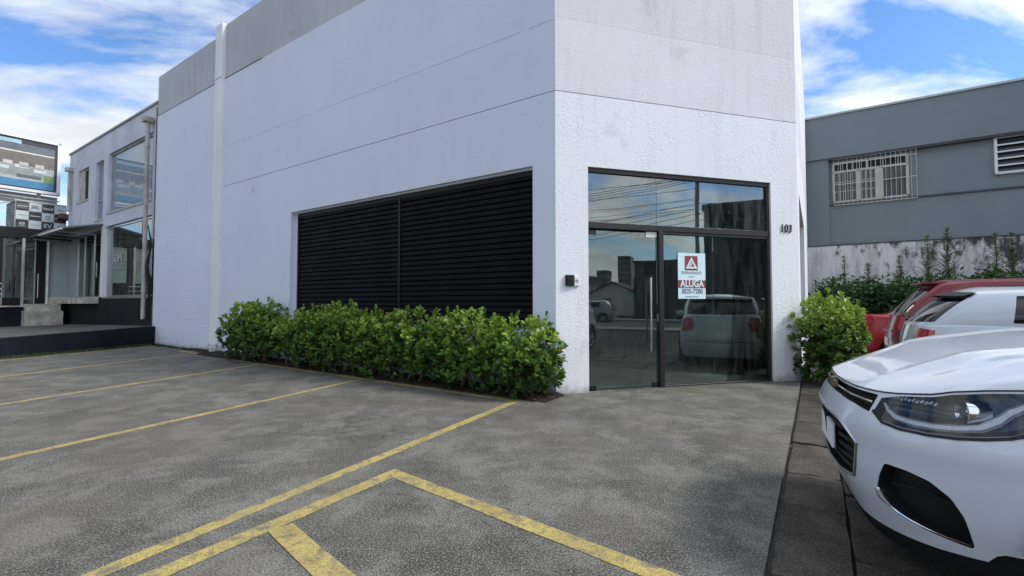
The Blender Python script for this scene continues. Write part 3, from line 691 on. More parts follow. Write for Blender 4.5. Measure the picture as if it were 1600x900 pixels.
b = MB(); b.tube([(.86, .05, 3.6), (.86, .05, 1.25), (.95, .12, 1.19), (1.08, .22, 1.19)], .035, 8); b.build('drain_pipe', M_whiteplastic, wg, True)
b = MB(); b.bbox(1.72, 1.86, -.3, -.1, 3.5, 3.62); b.build('soffit_lamp', M_gold, wg)
# board of logos
cb_ = thing('logo_signboard', W(27.71, 5.89, -.166), atan2(-Vv.y, -Vv.x), 'black and white chequered box sign of brand logos above the shop doors', 'sign')
SBX0, SBX1, SBZ0, SBZ1 = .0, 1.36, 4.03, 5.03
b = MB(); b.box(SBX0, SBX1, -1.6, -.03, SBZ0, SBZ1); b.build('box', M_signblack, cb_)
b = MB(); b.box(SBX0 - .01, SBX1 + .02, -.03, -.012, SBZ0 - .01, SBZ1 + .02); b.build('backing_panel', M_grey, cb_)
b = MB(); b.box(SBX1, SBX1 + .03, -1.5, .0, SBZ1, SBZ1 + .04); b.box(SBX0, SBX1, -1.6, 0, SBZ1 + .02, SBZ1 + .06); b.build('top_flashing', M_signwhite, cb_)
# seen from the lot the board reads left to right with falling local x
marks = [['=', 'JBL', 'loud', 'ultra'], ['stetsom', '-', 'O', '-'], ['oval', 'pioneer', 'EV', 'oval2']]
SF = Matrix.Rotation(pi, 4, 'Z') @ RX        # text faces local +y
cw = (SBX1 - SBX0) / 4; ch = (SBZ1 - SBZ0) / 3
for r in range(3):
    for c in range(4):
        x1 = SBX1 - c * cw; x0 = x1 - cw; z1 = SBZ1 - r * ch; z0 = z1 - ch; dark = (r + c) % 2 == 0
        b = MB(); b.box(x0 + .008, x1 - .008, -.012, -.004, z0 + .008, z1 - .008); b.build('logo_tile', M_signblack if dark else M_signwhite, cb_)
        ink = M_signwhite if dark else M_ink; mk = marks[r][c]; xm = (x0 + x1) / 2; zm = (z0 + z1) / 2
        if mk in ('=', '-'):
            b = MB(); b.box(x0 + .03, x1 - .03, -.004, -.002, zm - .014, zm + .014)
            if mk == '=': b.box(x0 + .02, x1 - .02, -.004, -.002, zm - .07, zm - .062); b.box(x0 + .02, x1 - .02, -.004, -.002, zm + .062, zm + .07)
            b.build('logo_bar', ink, cb_)
        elif mk in ('O', 'oval', 'oval2'):
            b = MB(); m_ = 24; rx, rz = (.075, .05)
            vs = [(xm + rx * k_ * cos(2 * pi * i / m_), -.003, zm + .02 + rz * k_ * sin(2 * pi * i / m_)) for k_ in (1, .7) for i in range(m_)]
            b.add(vs, [(i, (i + 1) % m_, (i + 1) % m_ + m_, i + m_) for i in range(m_)]); b.box(xm - .05, xm + .05, -.004, -.002, zm + .013, zm + .026)
            b.box(xm - .1, xm + .1, -.004, -.002, zm - .08, zm - .065); b.build('logo_ring', ink if dark else pm('blue ink', (.05, .12, .3), .5) , cb_, fixn=False)
        else:
            sz = {'JBL': .17, 'loud': .155, 'EV': .20, 'ultra': .10}.get(mk, .075)
            text('logo_text', mk, sz, ink, cb_, T(xm, -.003, zm) @ SF, .001, 1.0, bold=.003 if sz > .12 else 0)
for k in range(6):
    b = MB(); pts = [(SBX1 + .001, -1.5 + q * .24, SBZ0 + .12 + k * .13 + .06 * sin(q * 1.1 + k)) for q in range(7)]
    b.tube(pts, .012, 5); b.build('wave_stripe', M_grey, cb_)
for x in (.2, .62, 1.15):
    b = MB(); b.box(x, x + .05, -.8, -.75, 3.6, SBZ0); b.build('bracket', M_black, cb_)
# billboard
bb = thing('billboard', W(27.98, 5.72, -.166), atan2(-Vv.y, -Vv.x), 'large white framed billboard with a building interior picture above the logo sign', 'billboard')
BX0, BX1, BZ0, BZ1 = .0, 2.7, 5.47, 7.53
b = MB(); b.box(BX0, BX1, -.25, -.06, BZ0, BZ1); b.build('back_box', M_grey, bb)
b = MB(); b.box(BX0, BX1, -.08, .02, BZ1 - .09, BZ1); b.box(BX0, BX1, -.08, .02, BZ0, BZ0 + .1); b.box(BX0, BX0 + .1, -.08, .02, BZ0, BZ1); b.box(BX1 - .1, BX1, -.08, .02, BZ0, BZ1); b.build('frame', M_pil, bb)
b = MB(); b.box(BX0 + .1, BX1 - .1, -.06, -.03, BZ0 + .1, BZ1 - .09); b.build('black_mount', M_signblack, bb)
IX0 = BX0 + .18
def strip(name, x0, x1, z0, z1, col, lift):
    b = MB(); b.box(x0, x1, -.03, -.03 + lift, z0, z1); b.build(name, MATS.get(name + ' print') or pm(name + ' print', col, .5, 0, .18, 5), bb)
I0, I1 = BZ0 + .16, BZ1 - .16; IX1 = BX1 - .18
strip('picture_sky', IX0 + .9, IX1, I1 - .14, I1, (.35, .52, .62), .004)
strip('picture_ceiling', IX0, IX1, I1 - .42, I1 - .13, (.12, .14, .16), .003)
strip('picture_light_line', IX0, IX1, I1 - .46, I1 - .42, (.75, .70, .55), .005)
strip('picture_wall', IX0, IX1, I1 - .95, I1 - .46, (.17, .145, .13), .003)
strip('picture_floor', IX0, IX1, I0 + .26, I1 - .95, (.40, .44, .42), .003)
strip('picture_water', IX0, IX1, I0, I0 + .26, (.06, .22, .38), .004)
strip('picture_rug', IX0 + .35, IX0 + 1.0, I0 + .34, I0 + .46, (.10, .12, .12), .006)
strip('picture_lawn', IX0, IX0 + .28, I0 + .26, I0 + .55, (.16, .26, .10), .006)
for k in range(5):
    strip('picture_chair', IX0 + .28 + k * .42, IX0 + .52 + k * .42, I1 - .95 - .06 * (k % 2), I1 - .82, (.55, .50, .44), .007)
    strip('picture_table', IX0 + .2 + k * .5, IX0 + .55 + k * .5, I0 + .60 + .1 * (k % 2), I0 + .72 + .1 * (k % 2), (.60, .64, .62), .007)
for k in range(9):
    strip('picture_deck_line', IX0 + .3, IX1, I1 - 1.0 - .045 * k, I1 - .985 - .045 * k, (.12, .14, .14), .0065)
b = MB()
for x in (.5, 2.3): b.box(x, x + .1, -.25, -.15, 4.0, BZ0)
b.tube([(.0, -.1, 5.25), (2.7, -.1, 5.25)], .03, 6); b.tube([(0.5, -.2, 5.4), (1.6, -.2, 4.9), (2.5, -.2, 5.4)], .02, 6)
b.box(.02, 2.65, -.35, -.25, 5.05, 5.42); b.build('support_truss', M_grey, bb)

for o in (wg, cb_, bb): o.scale = (1.133, 1.133, 1.133)

# ================================================================== right: boundary wall and slate grey building
bw = thing('boundary_wall', W(.225, 20.45), AA, 'whitewashed boundary wall streaked with black mould below the grey building', 'wall')
b = MB(); n = 60
for i in range(n):
    x0 = i * 14 / n; x1 = (i + 1) * 14 / n
b.box(0, 14, 0, .22, 0, 3.36); b.build('wall', M_stain, bw)
b = MB(); b.box(0, 14, -.025, .24, 3.361, 3.40); b.build('coping', M_greytrim, bw)
GY = 20.72
gb = thing('grey_building', W(.2, GY), AA, 'slate grey upper storey building with barred window and louvre at right', 'building')
def gx(s): return s - .0
b = MB(); wall(b, -1.2, 13, 0, 4.88, .25, y0=.0); b.build('lower_wall', M_greywall, gb)
b = MB(); wall(b, -1.2, 13, 6.64, 8.22, .25, y0=-.16); b.build('upper_wall', M_greywall, gb)
b = MB(); wall(b, -1.2, .68, 4.88, 6.64, .25, y0=-.08); b.box(-1.2, .68, -.08, .0, 0, 4.88); b.build('pier', M_greywall, gb)
b = MB(); wall(b, .68, 13, 4.94, 6.64, .2, [(.80, 2.98, 4.98, 6.50), (5.08, 6.0, 5.38, 6.60)], y0=.10); b.build('recessed_wall', M_greywall, gb)
b = MB(); b.box(.62, 13, -.05, .12, 4.885, 4.94); b.build('sill_band', M_greytrim, gb)
b = MB(); b.box(.68, 13, -.13, .10, 6.57, 6.638); b.build('soffit_band', M_greytrim, gb)
b = MB(); b.box(-1.2, 13, -.22, .12, 8.221, 8.29); b.build('parapet_cap', M_cap, gb)
b = MB(); b.box(0, 13, .3, 9, 8.0, 8.1); b.box(12.8, 13, .25, 9, 0, 8.0); b.box(0, .2, .25, 9, 0, 8); b.box(0, 13, 8.8, 9, 0, 8); b.build('roof', M_greytrim, gb)
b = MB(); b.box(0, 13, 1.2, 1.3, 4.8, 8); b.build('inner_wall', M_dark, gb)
M_wframe = pm('cream window paint', (.52, .50, .43), .5, 0, .1, 4)
b = MB()
wx0, wx1, wz0, wz1 = .80, 2.98, 4.98, 6.50
zt = wz1 - .36
for x0, x1, z0, z1 in [(wx0, wx1, wz1 - .06, wz1), (wx0, wx1, wz0, wz0 + .07), (wx0, wx0 + .07, wz0, wz1), (wx1 - .07, wx1, wz0, wz1), (wx0, wx1, zt - .05, zt + .03), (1.50, 1.64, wz0, zt), (2.20, 2.28, wz0, zt), (1.80, 1.87, zt, wz1)]:
    b.box(x0, x1, .06, .14, z0, z1)
gw = b.build('barred_window', M_wframe, gb)
M_gwin = pm('blue grey glass', (.035, .045, .055), .08, 0, .2, spec=.6)
for (a, c) in ((.87, 1.50), (1.64, 2.20), (2.28, 2.91)):
    b = MB(); b.box(a, c, .115, .12, wz0 + .07, zt - .05); b.build('pane', M_gwin, gw)
for (a, c) in ((.87, 1.80), (1.87, 2.91)):
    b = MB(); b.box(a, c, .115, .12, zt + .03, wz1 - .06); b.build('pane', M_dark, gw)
    for k in range(1, 5):
        x = a + (c - a) * k / 5; b = MB(); b.box(x - .012, x + .012, .08, .114, zt + .03, wz1 - .06); b.build('muntin', M_wframe, gw)
for (a, c) in ((.87, 1.50), (1.64, 2.20)):
    for k in range(1, 4):
        x = a + (c - a) * k / 4; b = MB(); b.box(x - .011, x + .011, .08, .114, wz0 + .07, zt - .05); b.build('muntin', M_wframe, gw)
    for k in range(1, 3):
        z = wz0 + .07 + (zt - .12 - wz0) * k / 3; b = MB(); b.box(a, c, .085, .113, z - .011, z + .011); b.build('muntin', M_wframe, gw)
b = MB(); b.box(2.06, 2.20, .07, .11, wz0 + .07, zt - .05); b.build('sash_stile', M_wframe, gw)
M_bar = pm('white bar paint', (.55, .54, .50), .5)
gr = None
b = MB(); gx0, gx1 = .84, 3.16
for z in (4.86, 5.62, 6.38, 6.56): b.box(gx0, gx1, -.10, -.088, z, z + .022)
b.box(gx1 - .02, gx1, -.10, .09, 4.86, 4.88); b.box(gx1 - .02, gx1, -.10, .09, 6.5, 6.52)
gr = b.build('window_grille', M_bar, gb)
x = gx0
b0 = MB(); b0.tube([(0, -.094, 4.84), (0, -.094, 6.58)], .0065, 6); base = None
for k in range(18):
    if base is None: base = b0.build('bar', M_bar, gr); o = base
    else: o = base.copy(); COL.objects.link(o); o.parent = gr
    o.location.x = gx0 + k * (gx1 - gx0) / 17
b = MB(); lz0, lz1 = 5.38, 6.60
for x0, x1, z0, z1 in [(5.08, 6.0, lz1 - .05, lz1), (5.08, 6.0, lz0, lz0 + .05), (5.08, 5.14, lz0, lz1), (5.94, 6.0, lz0, lz1)]: b.box(x0, x1, .0, .10, z0, z1)
lv = b.build('louvre_window', M_pil, gb)
for k in range(5):
    z = lz0 + .06 + k * .222; b = MB(); b.add([(5.14, .0, z), (5.94, .0, z), (5.94, .08, z + .18), (5.14, .08, z + .18)], [(0, 1, 2, 3)]); b.build('louvre_blade', M_gwin, lv, fixn=False)
    b = MB(); b.box(5.12, 5.96, -.02, .01, z - .03, z + .012); b.build('louvre_rail', M_pil, lv)

# ================================================================== cars
def catmull(pts, n=8):
    P = [Vector(p) for p in pts]; e = [P[0] * 2 - P[1]] + P + [P[-1] * 2 - P[-2]]; out = []
    for i in range(1, len(e) - 2):
        a, b, c, d = e[i - 1:i + 3]
        for k in range(n):
            t = k / n; out.append(.5 * ((2 * b) + (c - a) * t + (2 * a - 5 * b + 4 * c - d) * t * t + (3 * b - a - 3 * c + d) * t ** 3))
    out.append(P[-1]); return out
class Curve:
    def __init__(s, pts, n=10):
        s.p = catmull(pts, n); s.S = [0.0]
        for a, b in zip(s.p, s.p[1:]): s.S.append(s.S[-1] + (b - a).length)
        s.n = n; s.X = np.array([[*q] for q in s.p]); s.Sa = np.array(s.S); s.len = s.S[-1]
    def at(s, t): return Vector([float(np.interp(t, s.Sa, s.X[:, i])) for i in range(s.X.shape[1])])
    def idx(s, k):
        k = max(0, min(len(s.p) - 1, k * s.n)); i = int(k); 
        return s.p[i] if i == len(s.p) - 1 else s.p[i].lerp(s.p[i + 1], k - i)
def inside(p, poly):
    x, y = p; c = False; j = len(poly) - 1
    for i in range(len(poly)):
        a, b = poly[i], poly[j]
        if (a[1] > y) != (b[1] > y) and x < (b[0] - a[0]) * (y - a[1]) / (b[1] - a[1]) + a[0]: c = not c
        j = i
    return c
def resamp(poly, d, closed=True):
    out = []; n = len(poly)
    for i in range(n if closed else n - 1):
        a = Vector(poly[i][:2]); b = Vector(poly[(i + 1) % n][:2]); k = max(1, int(round((b - a).length / d)))
        out += [a.lerp(b, j / k) for j in range(k)]
    if not closed: out.append(Vector(poly[-1][:2]))
    return out
def round_poly(poly, k=.22, n=3):
    out = []; m = len(poly)
    for i in range(m):
        p = Vector(poly[i]); a = Vector(poly[i - 1]); b = Vector(poly[(i + 1) % m])
        p0 = p.lerp(a, k); p1 = p.lerp(b, k)
        for j in range(n + 1):
            t = j / n; out.append(tuple((p0 * (1 - t) ** 2 + p * 2 * t * (1 - t) + p1 * t * t)))
    return out
def patches(domain, feats, step):
    """constrained triangulation of a flat domain; returns {name: (verts2d, tris)}, None = remainder"""
    dom = resamp(domain, step); V = list(dom); Ed = [(i, (i + 1) % len(dom)) for i in range(len(dom))]; loops = {}
    for nm, poly, *_ in feats:
        lp = resamp(poly, step * .8); o = len(V); V += lp; Ed += [(o + i, o + (i + 1) % len(lp)) for i in range(len(lp))]; loops[nm] = lp
    xs = [p.x for p in dom]; ys = [p.y for p in dom]
    bnd = np.array([[p.x, p.y] for p in V]); gx_ = min(xs) + step * .5; r = 0
    while gx_ < max(xs):
        gy_ = min(ys) + step * (.5 if r % 2 else .25)
        while gy_ < max(ys):
            if np.min((bnd[:, 0] - gx_) ** 2 + (bnd[:, 1] - gy_) ** 2) > (step * .45) ** 2 and inside((gx_, gy_), domain): V.append(Vector((gx_, gy_)))
            gy_ += step
        gx_ += step; r += 1
    rv, re, rfc, *_ = delaunay_2d_cdt(V, Ed, [], 0, 1e-6)
    res = {None: []}
    for nm, *_ in feats: res[nm] = []
    for f in rfc:
        c = ((rv[f[0]].x + rv[f[1]].x + rv[f[2]].x) / 3, (rv[f[0]].y + rv[f[1]].y + rv[f[2]].y) / 3)
        if not inside(c, domain): continue
        k = None
        for nm, poly, *_ in feats:
            if inside(c, poly): k = nm; break
        res[k].append(tuple(f))
    return rv, res, loops
def emit(mb, fn, rv, tris, off=0.0):
    used = sorted({i for t in tris for i in t}); ix = {q: n for n, q in enumerate(used)}
    mb.add([fn(rv[i].x, rv[i].y, off) for i in used], [tuple(ix[i] for i in t) for t in tris]); return mb
def rim(mb, fn, loop, o0, o1):
    n = len(loop); mb.add([fn(p.x, p.y, o) for o in (o0, o1) for p in loop], [(i, (i + 1) % n, (i + 1) % n + n, i + n) for i in range(n)]); return mb
def mirrored(mb):
    n = len(mb.v); mb.v += [Vector((p.x, -p.y, p.z)) for p in mb.v]; mb.f += [tuple(i + n for i in reversed(f)) for f in mb.f]; return mb
def flip(mb):
    mb.v = [Vector((p.x, -p.y, p.z)) for p in mb.v]; return mb
class Shell:
    """car body side wall: perimeter distance s from the front centre, height z"""
    def __init__(s, plan, ins_z, ins_v, ins_s=None):
        s.c = Curve([(*p, 0) for p in plan]); s.iz = ins_z; s.iv = ins_v; s.is_ = ins_s or ([0, 1], [1, 1])
    def __call__(s, t, z, off=0.0):
        t = max(0.0, min(s.c.len, t)); p = s.c.at(t); a = s.c.at(max(0, t - .03)); b = s.c.at(min(s.c.len, t + .03)); d = (b - a).normalized()
        if t < .015: d = Vector((0, 1, 0))
        if t > s.c.len - .015: d = Vector((0, -1, 0))
        n = Vector((-d.y, d.x, 0)); k = float(np.interp(z, s.iz, s.iv)) * float(np.interp(t, *s.is_)) - off
        q = p - n * k
        if t < .015 or t > s.c.len - .015: q.y = 0
        return Vector((q.x, max(0, q.y), z))
    def s_at_x(s, x, lo=.6, hi=None):
        ts = np.linspace(lo, hi or s.c.len - .5, 300); xs = [s.c.at(t).x for t in ts]; return float(ts[int(np.argmin(np.abs(np.array(xs) - x)))])
def wheel(root, x, y, r, wd, rimmat, side, z=None):
    z = r if z is None else z; sg = side
    b = MB(); tw = wd / 2
    b.lathe([(r * .66, -tw * .9), (r * .72, -tw), (r * .93, -tw * .98), (r * .99, -tw * .8), (r, -tw * .4), (r, tw * .4), (r * .99, tw * .8), (r * .93, tw * .98), (r * .72, tw), (r * .66, tw * .9)], (x, y, z), 'y', 36)
    t = b.build('wheel', M_rubber, root, True)
    b = MB(); yo = sg * tw
    b.lathe([(r * .67, yo * .96), (r * .62, yo * .80), (r * .60, yo * .2), (r * .60, -yo * .8)], (x, y, z), 'y', 32)
    b.lathe([(0, yo * .70), (r * .10, yo * .72), (r * .14, yo * .60), (r * .15, yo * .2)], (x, y, z), 'y', 16)
    for k in range(5):
        a = 2 * pi * k / 5 + .3
        for da in (-.09, .09):
            c_, s_ = cos(a + da * 2.2), sin(a + da * 2.2); c0, s0 = cos(a + da * .9), sin(a + da * .9)
            b.tube([(x + r * .12 * c0, y + yo * .62, z + r * .12 * s0), (x + r * .62 * c_, y + yo * .82, z + r * .62 * s_)], [r * .045, r * .035], 5)
    b.build('rim', rimmat, t, True)
    b = MB(); b.lathe([(0, yo * .1), (r * .4, yo * .1), (r * .4, 0)], (x, y, z), 'y', 20); b.build('brake_disc', M_dullsteel, t)
def make_car(name, loc, rz, label, group, paint, P, hero=False):
    root = thing(name, loc, rz, label, 'car', group)
    L = P['L']; hw = P['hw']; zb = P['zb']
    sh = Shell(P['plan'], *P['ins'])
    S = sh.c.len
    lipx = P['lip']                                  # list of (s or x, z): top edge of the shell by x; front part by s
    def lip(t):
        x = sh.c.at(t).x
        return float(np.interp(x, [q[0] for q in lipx], [q[1] for q in lipx]))
    if hero:
        def lip(t, a=[0, .4, .6, .7, .85, .92, 1.04, 1.15, 1.4, 2.0, 4.5, S], c=[.858, .862, .866, .874, .893, .912, .932, .945, .97, 1.02, 1.06, 1.04]): return float(np.interp(t, a, c))
    # outline with wheel arches
    ax = P['axles']; ar = P['ar']; dom = []
    def bottom(t): return float(np.interp(t, *P['bot'])) if 'bot' in P else zb
    t = 0; pts = []
    arcs = [(sh.s_at_x(a), ar) for a in ax]
    pts.append((0, bottom(0)))
    for sc_, r_ in arcs:
        q = pts[-1][0] + .1
        while q < sc_ - r_ - .06: pts.append((q, bottom(q))); q += .1
        zc_ = P['wr']; h0 = bottom(sc_) - zc_
        a0 = math.asin(max(-1, min(1, h0 / r_)))
        for k in range(15):
            a = pi - a0 + (2 * a0 - pi) * k / 14 if True else 0
            pts.append((sc_ + r_ * cos(a), zc_ + r_ * sin(a)))
    q = pts[-1][0] + .1
    while q < S - .05: pts.append((q, bottom(q))); q += .1
    pts.append((S, bottom(S)))
    top = [(S * k / 90, lip(S * k / 90)) for k in range(90, -1, -1)]
    dom = pts + top
    feats = P['feats'](S, lip, sh)
    st = P.get('step', .06)
    rv, res, loops = patches(dom, feats, st)
    body = MB(); emit(body, sh, rv, res[None])
    for f in feats:
        if f[2] > 0 or (f[2] < 0 and f[3] is not M_trim): rim(body, sh, loops[f[0]], 0, f[2])
    mirrored(body)
    # deck: hood, shoulders and tail between the shell lip and the greenhouse base
    gb, gt = Curve([(*p[:2], p[2]) for p in P['gb']]), Curve([(*p[:2], p[2]) for p in P['gt']])
    kn = len(P['gb'])
    sk = P['sk'](sh, S)
    skc = Curve([(q, 0, 0) for q in sk])
    nk = (kn - 1) * 10; nr = P.get('nr', 12)
    dk = MB(); grid = []
    for i in range(nk + 1):
        k = i / 10; s_ = float(skc.idx(k).x); s_ = max(0, min(S, s_)); B = sh(s_, lip(s_)); G = gb.idx(k); row = []
        for j in range(nr + 1):
            r = j / nr; p = B.lerp(G, r); e_ = P.get('deck_pow', 2.0)
            p.z = B.z + (G.z - B.z) * (1 - (1 - r) ** e_)
            ln = (G - B).length
            if hero and B.x < 1.3:
                hx = p.x; crest = float(np.interp(hx, [0, .08, .25, .5, .9, 1.3], [.88, .93, .985, 1.045, 1.11, 1.155]))
                edge = 1 - max(0, min(1, (abs(p.y) / max(.05, sh.c.at(sh.s_at_x(max(.5, hx), .6, 2.4)).y if hx > .5 else .9)))) ** 4
                p.z = B.z * (1 - min(1, r * 3.0) ** .6) + (crest * .985 + .02 * edge) * (min(1, r * 3.0) ** .6) if r < 1 else G.z
                wy = .34 + .16 * hx
                p.z += .012 * math.exp(-((abs(p.y) - wy) / .035) ** 2) * min(1, max(0, (hx - .12) * 4)) * (r < .97)
                p.z -= .010 * math.exp(-((abs(p.y) - wy - .10) / .07) ** 2) * min(1, max(0, (hx - .12) * 4)) * (r < .97)
            elif B.x < P['gb'][0][0] and 0 < j < nr: p.z += .02 * sin(pi * r)
            row.append(p)
        grid.append(row)
    W_ = nr + 1; dk.add([p for row in grid for p in row], [(i * W_ + j, i * W_ + j + 1, (i + 1) * W_ + j + 1, (i + 1) * W_ + j) for i in range(nk) for j in range(nr)])
    mirrored(dk)
    body.build('body', paint, root, True, merge=2e-4)
    dk.build('bonnet' if not P.get('boot') else 'upper_body', paint, root, 'all' if hero else True, merge=2e-4)
    # greenhouse
    def gh(k, t, off=0.0):
        a = gb.idx(k); c = gt.idx(k); p = a.lerp(c, t); dz = (c - a); tn = (gb.idx(min(kn - 1, k + .1)) - gb.idx(max(0, k - .1))); tn.z = 0; tn.normalize()
        if k < .05: tn = Vector((0, 1, 0))
        if k > kn - 1.05: tn = Vector((0, -1, 0))
        n = Vector((-tn.y, tn.x, 0)); nn = n * dz.length + Vector((0, 0, 1)) * max(0, -(c - a).dot(n)); nn.normalize()
        p = p + nn * (off + P.get('bulge', .035) * max(0.0, sin(pi * t)) ** .8)
        p.y = max(0, p.y)
        if k < .001 or k > kn - 1.001: p.y = 0
        return p
    K = kn - 1
    gf = P['glass'](K)
    scale = .45                                       # flatten index coordinate for triangulation
    gfe = [(f[0], [(a * scale, c * .6) for a, c in f[1]], -.006) for f in gf]
    rv, res2, loops2 = patches([(0, 0), (K * scale, 0), (K * scale, .6), (0, .6)], gfe, .045)
    g2 = lambda a, c, o=0.0: gh(a / scale, c / .6, o)
    pil = MB(); emit(pil, g2, rv, res2[None])
    for f in gfe: rim(pil, g2, loops2[f[0]], 0, -.006)
    mirrored(pil)
    # roof
    ncap = 8; sx0, sx1 = P['gt'][0][0] + .25, P['gt'][-1][0] - .3; rows = []
    for i in range(nk + 1):
        a = gt.idx(i / 10); sp = Vector((sx0 + (sx1 - sx0) * max(0, min(1, (a.x - P['gt'][0][0]) / max(.1, P['gt'][-1][0] - P['gt'][0][0]))), 0, P['roof']))
        rows.append([Vector((a.x + (sp.x - a.x) * r, a.y + (sp.y - a.y) * r, a.z + (sp.z - a.z) * (1 - (1 - r) ** 2.2))) for r in [j / ncap for j in range(ncap + 1)]])
    pil.v_off = len(pil.v); W2 = ncap + 1
    rf = MB(); rf.add([p for row in rows for p in row], [(i * W2 + j, i * W2 + j + 1, (i + 1) * W2 + j + 1, (i + 1) * W2 + j) for i in range(nk) for j in range(ncap)]); mirrored(rf)
    o = len(pil.v); pil.v += rf.v; pil.f += [tuple(i + o for i in f) for f in rf.f]
    cab = pil.build('cabin_shell', paint, root, True, merge=2e-4)
    for f in gf:
        tris = res2[f[0]]
        if not tris: continue
        cen = min(a for a, c in f[1]) <= .001 or max(a for a, c in f[1]) >= K - .001
        m = MB(); emit(m, g2, rv, tris, -.006)
        if cen: mirrored(m).build(f[0].rstrip('0123456789_'), f[3] if len(f) > 3 else M_cglass, cab, True, merge=2e-4)
        else:
            m.build(f[0].rstrip('0123456789_'), M_cglass, cab, True); m2 = MB(); emit(m2, g2, rv, tris, -.006); flip(m2).build(f[0].rstrip('0123456789_'), M_cglass, cab, True)
    # shell features
    rv, _, _ = rv, 0, 0
    rv, res, loops = patches(dom, feats, st)
    for f in feats:
        nm, poly, dep, mat_ = f[:4]; bn = nm.rstrip('0123456789_')
        cen = min(a for a, c in poly) <= .001 or max(a for a, c in poly) >= S - .001
        m = MB(); emit(m, sh, rv, res[nm], dep)
        if dep < 0 and mat_ is M_trim: rim(m, sh, loops[nm], .0005, dep)
        if cen: mirrored(m).build(bn, mat_, root, True, merge=2e-4)
        else:
            m.build(bn, mat_, root, True); m2 = MB(); emit(m2, sh, rv, res[nm], dep)
            if dep < 0 and mat_ is M_trim: rim(m2, sh, loops[nm], .0005, dep)
            flip(m2).build(bn, mat_, root, True)
    # underside and arches
    u = MB(); pl = [sh(S * k / 60, zb + .04, -.06) for k in range(61)]; pl = [(p.x, p.y) for p in pl]; u.prism(pl + [(x, -y) for x, y in reversed(pl[1:-1])], zb + .02, zb + .06); u.build('underbody', M_trim, root)
    for a in ax:
        u = MB()
        for sg in (-1, 1):
            pr = [(a + (ar + .005) * cos(q), P['wr'] + (ar + .005) * sin(q)) for q in [pi * k / 12 for k in range(13)]]
            yi, yo = (hw - .32) * sg, (hw - .015) * sg; nn = len(pr)
            u.add([(x, yy, z) for yy in (yi, yo) for x, z in pr], [(i, i + 1, i + 1 + nn, i + nn) for i in range(nn - 1)] + [tuple(range(nn))])
        for h_ in (0, 1):
            uh = MB(); hv = len(u.v) // 2; uh.v = u.v[h_ * hv:(h_ + 1) * hv]; uh.f = [tuple(i - h_ * hv for i in f) for f in u.f if (f[0] >= hv) == bool(h_)]; uh.build('wheel_arch', M_trim, root, fixn=False)
        for sg in (-1, 1): wheel(root, a, sg * (hw - .115), P['wr'], .21, P.get('rim', M_dullsteel), sg)
    def ribbon(nm, pts, wd, off, mat_, side, par=root):
        b = MB(); vs = [];
        ps = []
        for (s0, z0), (s1, z1) in zip(pts, pts[1:]):
            k = max(1, int(math.hypot(s1 - s0, z1 - z0) / .06)); ps += [(s0 + (s1 - s0) * i / k, z0 + (z1 - z0) * i / k) for i in range(k)]
        ps.append(pts[-1])
        for i, (s_, z_) in enumerate(ps):
            a = ps[max(0, i - 1)]; c = ps[min(len(ps) - 1, i + 1)]; dx, dz = c[0] - a[0], c[1] - a[1]; l_ = math.hypot(dx, dz) or 1; nx, nz = -dz / l_ * wd / 2, dx / l_ * wd / 2
            vs += [sh(s_ - nx, z_ - nz, 0), sh(s_ - nx, z_ - nz, off), sh(s_ + nx, z_ + nz, off), sh(s_ + nx, z_ + nz, 0)]
        if side < 0: vs = [Vector((p.x, -p.y, p.z)) for p in vs]
        n = len(ps); b.add(vs, [(i * 4 + q, (i + 1) * 4 + q, (i + 1) * 4 + q + 1, i * 4 + q + 1) for i in range(n - 1) for q in range(3)]); return b.build(nm, mat_, par, True)
    for sg in (-1, 1):
        for x in P['doors']:
            s_ = sh.s_at_x(x); ribbon('door_gap', [(s_ - .02, zb + .12), (s_, .6), (s_, lip(s_) - .01)], .007, .0012, M_rubber, sg)
        for x in P['handles']:
            b = MB(); s_ = sh.s_at_x(x); p = sh(s_, lip(s_) - .10, .0); b.bbox(p.x - .09, p.x + .09, -p.y - .035, -p.y - .01, p.z - .015, p.z + .015, .008)
            if sg > 0: flip(b)
            b.build('door_handle', P.get('hmat', paint), root, True)
        mx_, my_, mz_ = P['mirror']; b = MB(); n1_, n2_ = 10, 8; vs = [];
        for i in range(n1_):
            for j in range(n2_):
                th = pi * (i + .5) / n1_; ph = 2 * pi * j / n2_; sx = abs(sin(th)) ** .7
                vs.append((mx_ + .07 * sx * cos(ph) * (1 if cos(ph) < 0 else .5), sg * (my_ + .11 - .11 * cos(th)), mz_ + .075 * sx * sin(ph)))
        b.add(vs, [(i * n2_ + j, i * n2_ + (j + 1) % n2_, (i + 1) * n2_ + (j + 1) % n2_, (i + 1) * n2_ + j) for i in range(n1_ - 1) for j in range(n2_)] + [tuple(range(n2_)), tuple(range((n1_ - 1) * n2_, n1_ * n2_))])
        b.tube([(mx_, sg * (my_ - .05), mz_ - .06), (mx_, sg * (my_ + .04), mz_ - .04)], .02, 6); b.build('side_mirror', paint, root, True)
    return root, sh, lip, ribbon, S, gh

# shared side outlines
def std_glass(K, q=(3.12, 4.0, 4.08, 5.0), quarter=None, rear=(7.35, .12, .86)):
    f = [('windscreen', [(0, .06), (2.0, .06), (2.15, .5), (2.05, .92), (0, .92)]),
         ('front_window', [(2.62, .08), (q[1] - .03, .08), (q[1] - .03, .88), (3.45, .88)]),
         ('back_window', [(q[2], .08), (q[3], .08), (q[3], .80), (q[3] - .12, .88), (q[2], .88)])]
    if quarter: f.append(('quarter_window', quarter))
    f.append(('rear_window', [(rear[0], rear[1]), (K, rear[1]), (K, rear[2]), (rear[0] + .05, rear[2])])); return f
